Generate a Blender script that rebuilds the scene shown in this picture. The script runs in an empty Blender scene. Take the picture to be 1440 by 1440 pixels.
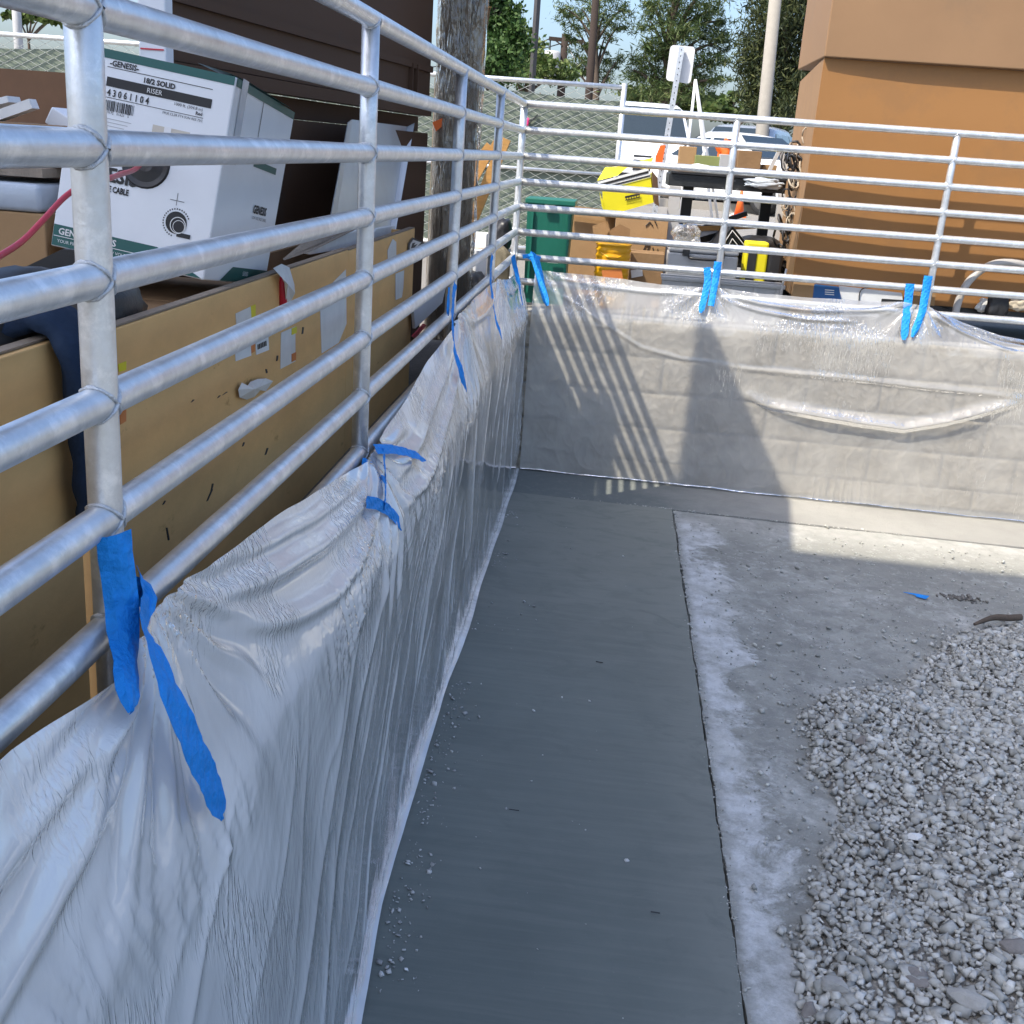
import bpy, bmesh, math, random
import numpy as np
from mathutils import Vector, Matrix

random.seed(7)
rng = np.random.default_rng(11)
scene = bpy.context.scene
COL = scene.collection

# ------------------------------------------------------------------ camera
CAM = Vector((0.5431, -6.2948, 0.6926))
RX = Vector((0.9933, 0.0936, 0.0682)).normalized()      # right
RD = Vector((0.0930, -0.3018, -0.9488))                 # down
RF = RX.cross(RD).normalized()                          # forward
RD = RF.cross(RX).normalized()
FPX = 1566.16                                           # focal length, 1440 px frame
cd = bpy.data.cameras.new('camera')
cam = bpy.data.objects.new('camera', cd)
COL.objects.link(cam)
cd.sensor_width = 36.0
cd.sensor_fit = 'HORIZONTAL'
cd.lens = 36.0 * FPX / 1440.0
cd.clip_start = 0.05
cd.clip_end = 2000.0
up = -RD
bk = -RF
cam.matrix_world = Matrix(((RX.x, up.x, bk.x, CAM.x), (RX.y, up.y, bk.y, CAM.y), (RX.z, up.z, bk.z, CAM.z), (0, 0, 0, 1)))
scene.camera = cam

# ------------------------------------------------------------------ world, sun, exposure
SUN = Vector((1.0, 0.9, -1.97)).normalized()             # the way the light travels
SUN_EL = math.asin(-SUN.z)
SUN_ROT = math.atan2(-SUN.x, -SUN.y)
world = bpy.data.worlds.new('World')
scene.world = world
world.use_nodes = True
wn = world.node_tree
wn.nodes.clear()
wo = wn.nodes.new('ShaderNodeOutputWorld')
wb = wn.nodes.new('ShaderNodeBackground')
sky = wn.nodes.new('ShaderNodeTexSky')
sky.sky_type = 'NISHITA'
sky.sun_disc = False
sky.sun_elevation = SUN_EL
sky.sun_rotation = SUN_ROT
sky.altitude = 0.0
sky.air_density = 1.0
sky.dust_density = 3.7
sky.ozone_density = 5.0
wb.inputs['Strength'].default_value = 0.15
wn.links.new(sky.outputs[0], wb.inputs[0])
wn.links.new(wb.outputs[0], wo.inputs[0])

sl = bpy.data.lights.new('sun', 'SUN')
sl.energy = 2.9
sl.angle = math.radians(0.53)
sl.color = (1.0, 0.92, 0.78)
so = bpy.data.objects.new('sun', sl)
COL.objects.link(so)
so.rotation_euler = (-SUN).to_track_quat('Z', 'Y').to_euler()
so.location = (-20, -18, 40)

scene.view_settings.view_transform = 'Standard'
scene.view_settings.look = 'None'
scene.view_settings.gamma = 1.0
scene.view_settings.use_curve_mapping = False
scene.view_settings.exposure = 1.12
scene.render.engine = 'CYCLES'
scene.cycles.use_denoising = True
scene.cycles.max_bounces = 5
scene.cycles.diffuse_bounces = 3
scene.cycles.glossy_bounces = 3
scene.cycles.transmission_bounces = 3
scene.cycles.transparent_max_bounces = 8
scene.cycles.caustics_reflective = False
scene.cycles.caustics_refractive = False
scene.cycles.sample_clamp_indirect = 6.0

# ------------------------------------------------------------------ helpers
def ray(px, py):
    return RX * ((px - 720) / FPX) + RD * ((py - 720) / FPX) + RF
def atY(px, py, Y):
    d = ray(px, py)
    return CAM + d * ((Y - CAM.y) / d.y)
def atX(px, py, X):
    d = ray(px, py)
    return CAM + d * ((X - CAM.x) / d.x)
def atZ(px, py, Z):
    d = ray(px, py)
    return CAM + d * ((Z - CAM.z) / d.z)

LOT = -0.15                                             # grade of the lot behind the railing
def gz(x, y=0.0):                                       # sunken floor falls slightly to the right
    return -1.060 - 0.0160 * np.clip(x, 0, 12)

def setp(o, label=None, cat=None, group=None, kind=None):
    if label: o['label'] = label
    if cat: o['category'] = cat
    if group: o['group'] = group
    if kind: o['kind'] = kind
    return o

ORIG = {}
def thing(name, label, cat, loc=(0, 0, 0), group=None):
    o = bpy.data.objects.new(name, None)
    o.empty_display_size = 0.1
    COL.objects.link(o)
    o.location = loc
    ORIG[o.name] = Vector(loc)
    return setp(o, label, cat, group)

def link_mesh(name, verts, faces, mat, parent=None, smooth=False, loc=None, fast=False):
    me = bpy.data.meshes.new(name)
    org = Vector((0, 0, 0))
    if parent is not None:
        org = ORIG.get(parent.name, Vector((0, 0, 0)))
    if loc is not None:
        org = Vector(loc)
    v = np.asarray(verts, dtype=np.float64).reshape(-1, 3) - np.array(org)
    if fast:
        f = np.asarray(faces, dtype=np.int32)
        k = f.shape[1]
        me.vertices.add(len(v)); me.vertices.foreach_set('co', v.ravel())
        me.loops.add(f.size); me.loops.foreach_set('vertex_index', f.ravel())
        me.polygons.add(len(f)); me.polygons.foreach_set('loop_start', np.arange(0, f.size, k, dtype=np.int32))
        me.update(calc_edges=True)
        me.validate()
    else:
        me.from_pydata([tuple(a) for a in v], [], [tuple(int(i) for i in f) for f in faces])
        bm = bmesh.new(); bm.from_mesh(me)
        bmesh.ops.recalc_face_normals(bm, faces=bm.faces)
        bm.to_mesh(me); bm.free()
    if smooth:
        me.polygons.foreach_set('use_smooth', np.ones(len(me.polygons), dtype=bool))
    me.materials.append(mat)
    o = bpy.data.objects.new(name, me)
    COL.objects.link(o)
    if parent is not None:
        o.parent = parent
        if loc is not None:
            o.location = Vector(loc) - ORIG.get(parent.name, Vector((0, 0, 0)))
            ORIG[o.name] = Vector(loc)
        else:
            ORIG[o.name] = org
    elif loc is not None:
        o.location = loc
        ORIG[o.name] = Vector(loc)
    return o

class MB:
    def __init__(s): s.v = []; s.f = []
    def add(s, vs, fs):
        n = len(s.v); s.v += [tuple(q) for q in vs]; s.f += [tuple(n + i for i in f) for f in fs]; return s
    def box(s, lo, hi, M=None, taper=None):
        x0, y0, z0 = lo; x1, y1, z1 = hi
        vs = [Vector(q) for q in ((x0, y0, z0), (x1, y0, z0), (x1, y1, z0), (x0, y1, z0), (x0, y0, z1), (x1, y0, z1), (x1, y1, z1), (x0, y1, z1))]
        if taper:
            cx, cy = (x0 + x1) / 2, (y0 + y1) / 2
            for q in vs[:4]:
                q.x = cx + (q.x - cx) * taper; q.y = cy + (q.y - cy) * taper
        if M is not None: vs = [M @ q for q in vs]
        return s.add(vs, [(0, 3, 2, 1), (4, 5, 6, 7), (0, 1, 5, 4), (1, 2, 6, 5), (2, 3, 7, 6), (3, 0, 4, 7)])
    def bbox(s, lo, hi, b=0.004, M=None):               # box with chamfered vertical+horizontal edges
        bm = bmesh.new()
        bmesh.ops.create_cube(bm, size=1.0)
        lo = Vector(lo); hi = Vector(hi)
        for q in bm.verts:
            q.co = Vector(((lo[i] + hi[i]) / 2 + q.co[i] * (hi[i] - lo[i]) for i in range(3)))
        bmesh.ops.bevel(bm, geom=list(bm.edges), offset=b, segments=2, affect='EDGES', profile=0.5)
        vs = [q.co.copy() for q in bm.verts]
        if M is not None: vs = [M @ q for q in vs]
        bm.verts.index_update()
        fs = [[q.index for q in f.verts] for f in bm.faces]
        bm.free()
        return s.add(vs, fs)
    def bar(s, p0, p1, w, h=None, up=(0, 0, 1)):
        h = h or w
        p0 = Vector(p0); p1 = Vector(p1); d = (p1 - p0).normalized()
        u = Vector(up)
        if abs(d.dot(u)) > 0.95: u = Vector((0, 1, 0))
        a = d.cross(u).normalized() * (w / 2); b = a.cross(d).normalized() * (h / 2)
        vs = [p0 - a - b, p0 + a - b, p0 + a + b, p0 - a + b, p1 - a - b, p1 + a - b, p1 + a + b, p1 - a + b]
        return s.add(vs, [(0, 3, 2, 1), (4, 5, 6, 7), (0, 1, 5, 4), (1, 2, 6, 5), (2, 3, 7, 6), (3, 0, 4, 7)])
    def tube(s, pts, r, n=12, caps=True, rs=None):
        pts = [Vector(q) for q in pts]
        m = len(pts); vs = []; fs = []
        prev = None
        for i, q in enumerate(pts):
            d = (pts[min(i + 1, m - 1)] - pts[max(i - 1, 0)]).normalized()
            if prev is None:
                u = Vector((0, 0, 1)) if abs(d.z) < 0.9 else Vector((1, 0, 0))
                a = d.cross(u).normalized()
            else:
                a = (prev - d * prev.dot(d)).normalized()
            prev = a
            b = d.cross(a)
            rr = rs[i] if rs else r
            for k in range(n):
                t = 2 * math.pi * k / n
                vs.append(q + a * (rr * math.cos(t)) + b * (rr * math.sin(t)))
        for i in range(m - 1):
            for k in range(n):
                k2 = (k + 1) % n
                fs.append((i * n + k, i * n + k2, (i + 1) * n + k2, (i + 1) * n + k))
        if caps:
            fs.append(tuple(range(n - 1, -1, -1))); fs.append(tuple((m - 1) * n + k for k in range(n)))
        return s.add(vs, fs)
    def prism(s, poly, ex):
        poly = [Vector(q) for q in poly]; ex = Vector(ex); n = len(poly)
        return s.add(poly + [q + ex for q in poly], [tuple(range(n)), tuple(range(2 * n - 1, n - 1, -1))] + [(i, (i + 1) % n, n + (i + 1) % n, n + i) for i in range(n)])
    def quad(s, a, b, c, d): return s.add([a, b, c, d], [(0, 1, 2, 3)])
    def lathe(s, prof, c, n=20, axis=None):
        c = Vector(c); vs = []; fs = []; m = len(prof)
        for r, z in prof:
            for k in range(n):
                t = 2 * math.pi * k / n
                q = Vector((r * math.cos(t), r * math.sin(t), z))
                if axis is not None: q = axis @ q
                vs.append(c + q)
        for i in range(m - 1):
            for k in range(n):
                k2 = (k + 1) % n
                fs.append((i * n + k, i * n + k2, (i + 1) * n + k2, (i + 1) * n + k))
        fs.append(tuple(range(n - 1, -1, -1))); fs.append(tuple((m - 1) * n + k for k in range(n)))
        return s.add(vs, fs)
    def build(s, name, mat, parent=None, smooth=False, loc=None):
        return link_mesh(name, s.v, s.f, mat, parent, smooth, loc)

def perlin(x, y, seed=0):
    r = np.random.default_rng(seed)
    perm = r.permutation(256); perm = np.concatenate([perm, perm, perm])
    ga = r.random(256) * 2 * np.pi
    gx, gy = np.cos(ga), np.sin(ga)
    x = np.asarray(x, float); y = np.asarray(y, float)
    xi = np.floor(x).astype(int); yi = np.floor(y).astype(int)
    xf = x - xi; yf = y - yi
    u = xf ** 3 * (xf * (xf * 6 - 15) + 10); v = yf ** 3 * (yf * (yf * 6 - 15) + 10)
    def g(ix, iy, dx, dy):
        h = perm[(perm[ix & 255] + iy) & 255]
        return gx[h] * dx + gy[h] * dy
    a = g(xi, yi, xf, yf); b = g(xi + 1, yi, xf - 1, yf); c = g(xi, yi + 1, xf, yf - 1); d = g(xi + 1, yi + 1, xf - 1, yf - 1)
    return (a + u * (b - a)) * (1 - v) + (c + u * (d - c)) * v * 1.0
def ridge(x, y, seed=0): return 1.0 - np.clip(np.abs(perlin(x, y, seed)) * 2.2, 0, 1)

# ------------------------------------------------------------------ materials
def lin(c):                                             # sRGB 0-255 -> linear
    return tuple(((v / 255) / 12.92 if v / 255 <= 0.04045 else ((v / 255 + 0.055) / 1.055) ** 2.4) for v in c)
MATS = {}
def mat(name, col, rough=0.6, metal=0.0, var=0.12, scale=6.0, bump=0.0, bscale=60.0, spec=0.5, col2=None, patch=0.0, pscale=2.0, stretch=None, obj=False):
    """Principled material: colour broken up by two noises, optional patches of col2, fine bump."""
    if name in MATS: return MATS[name]
    m = bpy.data.materials.new(name); m.use_nodes = True
    nt = m.node_tree; N = nt.nodes; L = nt.links
    b = N['Principled BSDF']
    tc = N.new('ShaderNodeTexCoord')
    src = tc.outputs['Object']
    if stretch:
        mp = N.new('ShaderNodeMapping'); mp.inputs['Scale'].default_value = stretch
        L.new(src, mp.inputs[0]); src = mp.outputs[0]
    n1 = N.new('ShaderNodeTexNoise'); n1.inputs['Scale'].default_value = scale; n1.inputs['Detail'].default_value = 8; n1.inputs['Roughness'].default_value = 0.65
    L.new(src, n1.inputs['Vector'])
    mr = N.new('ShaderNodeMapRange'); mr.inputs[1].default_value = 0.25; mr.inputs[2].default_value = 0.75; mr.inputs[3].default_value = 1 - var; mr.inputs[4].default_value = 1 + var
    L.new(n1.outputs['Fac'], mr.inputs[0])
    base = N.new('ShaderNodeRGB'); base.outputs[0].default_value = (*col, 1)
    c = base.outputs[0]
    if col2 is not None:
        n2 = N.new('ShaderNodeTexNoise'); n2.inputs['Scale'].default_value = pscale; n2.inputs['Detail'].default_value = 10; n2.inputs['Roughness'].default_value = 0.7
        L.new(src, n2.inputs['Vector'])
        r2 = N.new('ShaderNodeMapRange'); r2.inputs[1].default_value = 0.66 - 0.4 * patch; r2.inputs[2].default_value = 0.72 - 0.3 * patch
        L.new(n2.outputs['Fac'], r2.inputs[0])
        mx = N.new('ShaderNodeMix'); mx.data_type = 'RGBA'
        L.new(r2.outputs[0], mx.inputs[0]); L.new(c, mx.inputs[6]); mx.inputs[7].default_value = (*col2, 1)
        c = mx.outputs[2]
    vm = N.new('ShaderNodeVectorMath'); vm.operation = 'SCALE'
    L.new(c, vm.inputs[0]); L.new(mr.outputs[0], vm.inputs['Scale'])
    L.new(vm.outputs[0], b.inputs['Base Color'])
    rr = N.new('ShaderNodeMapRange'); rr.inputs[3].default_value = max(0.02, rough - 0.1); rr.inputs[4].default_value = min(1, rough + 0.1)
    L.new(n1.outputs['Fac'], rr.inputs[0]); L.new(rr.outputs[0], b.inputs['Roughness'])
    b.inputs['Metallic'].default_value = metal
    b.inputs['Specular IOR Level'].default_value = spec
    if bump > 0:
        n3 = N.new('ShaderNodeTexNoise'); n3.inputs['Scale'].default_value = bscale; n3.inputs['Detail'].default_value = 8; n3.inputs['Roughness'].default_value = 0.6
        L.new(src, n3.inputs['Vector'])
        bp = N.new('ShaderNodeBump'); bp.inputs['Strength'].default_value = bump; bp.inputs['Distance'].default_value = 0.01
        L.new(n3.outputs['Fac'], bp.inputs['Height']); L.new(bp.outputs[0], b.inputs['Normal'])
    MATS[name] = m
    return m

def glass_mat(name, tint=(0.02, 0.03, 0.035), rough=0.05):
    m = mat(name, tint, rough=rough, var=0.05, spec=0.9); return m

def plastic_film(name, milk, tint=(0.93, 0.95, 0.97), rough=0.16, bumps=0.35, gloss=1.0, strokes=0.6, back=0.36, col=(0.95, 0.96, 0.97), thr=0.46, low=0.25):
    m = bpy.data.materials.new(name); m.use_nodes = True
    nt = m.node_tree; N = nt.nodes; L = nt.links; N.clear()
    out = N.new('ShaderNodeOutputMaterial')
    tc = N.new('ShaderNodeTexCoord')
    mp = N.new('ShaderNodeMapping'); mp.inputs['Scale'].default_value = (1, 1, 0.35)
    L.new(tc.outputs['Object'], mp.inputs[0])
    n = N.new('ShaderNodeTexNoise'); n.inputs['Scale'].default_value = 38; n.inputs['Detail'].default_value = 3; n.inputs['Roughness'].default_value = 0.55; n.inputs['Distortion'].default_value = 0.6
    L.new(mp.outputs[0], n.inputs['Vector'])
    bp = N.new('ShaderNodeBump'); bp.inputs['Strength'].default_value = bumps; bp.inputs['Distance'].default_value = 0.006
    L.new(n.outputs['Fac'], bp.inputs['Height'])
    # fine crinkle strokes running down the sheet, in patches
    mp3 = N.new('ShaderNodeMapping'); mp3.inputs['Scale'].default_value = (1, 1, 0.13); mp3.inputs['Rotation'].default_value = (0.25, 0, 0)
    L.new(tc.outputs['Object'], mp3.inputs[0])
    n5 = N.new('ShaderNodeTexNoise'); n5.inputs['Scale'].default_value = 62; n5.inputs['Detail'].default_value = 3; n5.inputs['Roughness'].default_value = 0.5; n5.inputs['Distortion'].default_value = 0.3
    L.new(mp3.outputs[0], n5.inputs['Vector'])
    rd = N.new('ShaderNodeMath'); rd.operation = 'SUBTRACT'; rd.inputs[1].default_value = 0.5; L.new(n5.outputs['Fac'], rd.inputs[0])
    ra = N.new('ShaderNodeMath'); ra.operation = 'ABSOLUTE'; L.new(rd.outputs[0], ra.inputs[0])
    rm_ = N.new('ShaderNodeMapRange'); rm_.inputs[1].default_value = 0.0; rm_.inputs[2].default_value = 0.09; rm_.inputs[3].default_value = 1.0; rm_.inputs[4].default_value = 0.0; L.new(ra.outputs[0], rm_.inputs[0])
    n6 = N.new('ShaderNodeTexNoise'); n6.inputs['Scale'].default_value = 3.2; n6.inputs['Detail'].default_value = 2; L.new(tc.outputs['Object'], n6.inputs['Vector'])
    r6 = N.new('ShaderNodeMapRange'); r6.inputs[1].default_value = thr; r6.inputs[2].default_value = thr + 0.14; L.new(n6.outputs['Fac'], r6.inputs[0])
    mm = N.new('ShaderNodeMath'); mm.operation = 'MULTIPLY'; L.new(rm_.outputs[0], mm.inputs[0]); L.new(r6.outputs[0], mm.inputs[1])
    sz = N.new('ShaderNodeSeparateXYZ'); L.new(tc.outputs['Object'], sz.inputs[0])
    zr = N.new('ShaderNodeMapRange'); zr.inputs[1].default_value = -0.62; zr.inputs[2].default_value = -0.30; zr.inputs[3].default_value = low; zr.inputs[4].default_value = 1.0; L.new(sz.outputs[2], zr.inputs[0])
    mz = N.new('ShaderNodeMath'); mz.operation = 'MULTIPLY'; L.new(mm.outputs[0], mz.inputs[0]); L.new(zr.outputs[0], mz.inputs[1]); mm = mz
    bp0 = bp
    bp = N.new('ShaderNodeBump'); bp.inputs['Strength'].default_value = strokes; bp.inputs['Distance'].default_value = 0.004
    L.new(mm.outputs[0], bp.inputs['Height']); L.new(bp0.outputs[0], bp.inputs['Normal'])
    tr = N.new('ShaderNodeBsdfTransparent'); tr.inputs[0].default_value = (*tint, 1)
    df = N.new('ShaderNodeBsdfDiffuse'); df.inputs[0].default_value = (*col, 1)
    tl = N.new('ShaderNodeBsdfTranslucent'); tl.inputs[0].default_value = (*col, 1)
    L.new(bp.outputs[0], df.inputs['Normal']); L.new(bp.outputs[0], tl.inputs['Normal'])
    ms = N.new('ShaderNodeMixShader'); ms.inputs[0].default_value = back
    L.new(df.outputs[0], ms.inputs[1]); L.new(tl.outputs[0], ms.inputs[2])
    n2 = N.new('ShaderNodeTexNoise'); n2.inputs['Scale'].default_value = 5; n2.inputs['Detail'].default_value = 2
    L.new(tc.outputs['Object'], n2.inputs['Vector'])
    mr = N.new('ShaderNodeMapRange'); mr.inputs[1].default_value = 0.3; mr.inputs[2].default_value = 0.7; mr.inputs[3].default_value = max(0.0, milk - 0.10); mr.inputs[4].default_value = milk + min(0.10, milk)
    L.new(n2.outputs['Fac'], mr.inputs[0])
    m2 = N.new('ShaderNodeMixShader')
    L.new(mr.outputs[0], m2.inputs[0]); L.new(tr.outputs[0], m2.inputs[1]); L.new(ms.outputs[0], m2.inputs[2])
    gl = N.new('ShaderNodeBsdfGlossy'); gl.inputs['Roughness'].default_value = rough; gl.inputs[0].default_value = (1, 1, 1, 1)
    L.new(bp.outputs[0], gl.inputs['Normal'])
    fr = N.new('ShaderNodeFresnel'); fr.inputs['IOR'].default_value = 1.5
    L.new(bp.outputs[0], fr.inputs['Normal'])
    mu = N.new('ShaderNodeMath'); mu.operation = 'MULTIPLY'; mu.inputs[1].default_value = gloss; mu.use_clamp = True
    L.new(fr.outputs[0], mu.inputs[0])
    m3 = N.new('ShaderNodeMixShader')
    L.new(mu.outputs[0], m3.inputs[0]); L.new(m2.outputs[0], m3.inputs[1]); L.new(gl.outputs[0], m3.inputs[2])
    L.new(m3.outputs[0], out.inputs[0])
    return m

M_galv = mat('galvanised_steel', (0.70, 0.72, 0.735), rough=0.38, metal=0.72, var=0.16, scale=30, bump=0.10, bscale=90, col2=(0.84, 0.85, 0.86), patch=0.35, pscale=18)
M_weld = mat('weld_bead', (0.66, 0.68, 0.70), rough=0.42, metal=0.7, var=0.2, scale=120, bump=0.5, bscale=220)
M_tape = mat('painters_tape', (0.010, 0.27, 0.78), rough=0.6, var=0.16, scale=30, bump=0.9, bscale=55, spec=0.35)
M_film_side = plastic_film('plastic_film_side', 0.76, bumps=0.15, rough=0.10, gloss=1.8, strokes=0.45, back=0.12, thr=0.49, col=(0.985, 0.99, 0.985), low=0.08)
M_film_back = plastic_film('plastic_film_back', 0.39, bumps=0.30, rough=0.12, gloss=1.5, strokes=0.6, col=(0.95, 0.92, 0.86))
M_wrap = plastic_film('stretch_wrap', 0.20, tint=(0.97, 0.96, 0.93), bumps=0.9, rough=0.05, gloss=2.6, strokes=0.9, col=(0.46, 0.41, 0.33), low=1.0)
M_block = mat('split_face_block', (0.36, 0.315, 0.25), rough=0.95, var=0.42, scale=42, bump=1.0, bscale=75, col2=(0.27, 0.24, 0.20), patch=0.25, pscale=16, spec=0.2)
M_mortar = mat('mortar', (0.33, 0.32, 0.30), rough=0.95, var=0.15, scale=20, bump=0.4, bscale=120, spec=0.2)
M_tan = mat('tan_plywood', (0.74, 0.455, 0.19), rough=0.7, var=0.12, scale=5, bump=0.08, bscale=50, col2=(0.50, 0.28, 0.10), patch=0.09, pscale=7, stretch=(1, 1, 2.2), spec=0.25)
M_tanedge = mat('plywood_edge', (0.24, 0.19, 0.14), rough=0.9, var=0.25, scale=14, bump=0.3)
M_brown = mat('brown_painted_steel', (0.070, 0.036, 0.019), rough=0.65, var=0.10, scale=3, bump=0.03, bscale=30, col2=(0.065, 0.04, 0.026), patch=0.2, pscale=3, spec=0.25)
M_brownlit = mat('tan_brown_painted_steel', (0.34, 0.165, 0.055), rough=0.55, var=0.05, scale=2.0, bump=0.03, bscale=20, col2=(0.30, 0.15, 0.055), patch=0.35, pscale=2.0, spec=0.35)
M_lid = mat('low_sun_brown_paint', (0.29, 0.172, 0.090), rough=0.6, var=0.07, scale=2.5, bump=0.02, col2=(0.27, 0.165, 0.09), patch=0.3, pscale=2.2, spec=0.3)  # greyer than the front panel: weaker sun put into the lid colour
M_card = mat('corrugated_cardboard', (0.36, 0.225, 0.115), rough=0.9, var=0.12, scale=5, bump=0.15, bscale=80, spec=0.2)
M_carddark = mat('old_cardboard', (0.24, 0.15, 0.08), rough=0.9, var=0.18, scale=6, bump=0.15, spec=0.2)
M_white = mat('white_carton', (0.74, 0.76, 0.78), rough=0.55, var=0.05, scale=6, bump=0.06, bscale=25, spec=0.35)
M_paper = mat('white_paper', (0.72, 0.72, 0.70), rough=0.8, var=0.08, scale=20, spec=0.2)
M_greenprint = mat('dark_green_print', (0.004, 0.085, 0.075), rough=0.5, var=0.08, scale=10)
M_black = mat('black_print', (0.012, 0.012, 0.013), rough=0.6, var=0.2, scale=10)
M_blackplastic = mat('black_plastic', (0.018, 0.018, 0.02), rough=0.42, var=0.2, scale=10, bump=0.05)
M_navy = mat('navy_cloth', (0.024, 0.040, 0.075), rough=0.9, var=0.3, scale=9, bump=0.35, bscale=60, spec=0.15)
M_red = mat('red_plastic', (0.55, 0.02, 0.04), rough=0.45, var=0.1)
M_redcable = mat('red_cable', (0.50, 0.035, 0.055), rough=0.4, var=0.1)
M_orange = mat('orange_plastic', (0.75, 0.13, 0.015), rough=0.5, var=0.1)
M_orangelabel = mat('orange_label', (0.62, 0.20, 0.05), rough=0.7, var=0.1)
M_yellow = mat('yellow_print', (0.70, 0.62, 0.010), rough=0.55, var=0.08, scale=6)
M_yolk = mat('amber_plastic', (0.80, 0.40, 0.008), rough=0.4, var=0.12, scale=8)
M_greenbin = mat('green_plastic', (0.008, 0.125, 0.085), rough=0.45, var=0.1, scale=6)
M_sheet = mat('sheet_metal', (0.50, 0.55, 0.58), rough=0.38, metal=0.6, var=0.10, scale=7, bump=0.03)
M_grey = mat('grey_plastic', (0.40, 0.41, 0.42), rough=0.5, var=0.08)
M_greypaint = mat('grey_painted_steel', (0.45, 0.45, 0.45), rough=0.5, var=0.12, scale=12, bump=0.08)
M_darksteel = mat('dark_steel', (0.035, 0.037, 0.04), rough=0.4, metal=0.5, var=0.35, scale=25, bump=0.15, col2=(0.25, 0.25, 0.26), patch=0.1, pscale=25)
M_wood = mat('sawn_lumber', (0.46, 0.25, 0.085), rough=0.75, var=0.22, scale=10, stretch=(1, 1, 6), bump=0.1, spec=0.25)
M_woodgrey = mat('weathered_wood', (0.27, 0.22, 0.17), rough=0.9, var=0.25, scale=12, stretch=(5, 1, 1), bump=0.3)
M_blue = mat('blue_carton', (0.010, 0.09, 0.27), rough=0.5, var=0.08)
M_pvc = mat('grey_pvc', (0.46, 0.44, 0.42), rough=0.45, var=0.06)
M_white_metal = mat('white_enamel', (0.72, 0.72, 0.72), rough=0.45, var=0.06)
M_pole = mat('concrete_pole', (0.30, 0.275, 0.235), rough=0.85, var=0.1, scale=8, bump=0.1)
M_darkpole = mat('bronze_pole', (0.055, 0.05, 0.048), rough=0.5, var=0.15)
M_utility = mat('utility_pole_wood', (0.030, 0.019, 0.014), rough=0.9, var=0.3, scale=10, stretch=(1, 1, 0.2), bump=0.3)
M_carwhite = mat('white_car_paint', (0.78, 0.79, 0.80), rough=0.2, var=0.02, spec=0.6)
M_carsilver = mat('silver_car_paint', (0.42, 0.45, 0.48), rough=0.25, metal=0.5, var=0.03)
M_glass = glass_mat('tinted_car_glass')
M_tyre = mat('tyre_rubber', (0.02, 0.02, 0.02), rough=0.8, var=0.2)
M_lamp = mat('headlamp_lens', (0.55, 0.56, 0.58), rough=0.1, var=0.1, spec=0.8)
M_mesh = mat('green_screen_fabric', (0.20, 0.235, 0.19), rough=0.9, var=0.14, scale=3.0, bump=0.2, bscale=120, spec=0.15)
M_wire = mat('chain_link_wire', (0.70, 0.72, 0.66), rough=0.5, metal=0.45, var=0.15, scale=20)
M_film_flat = mat('cloudy_wrap', (0.42, 0.47, 0.53), rough=0.25, var=0.15, scale=4, bump=0.35, bscale=12, spec=0.7)
M_bark = mat('bark', (0.10, 0.075, 0.055), rough=0.95, var=0.3, scale=12, stretch=(1, 1, 0.25), bump=0.5)

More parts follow.
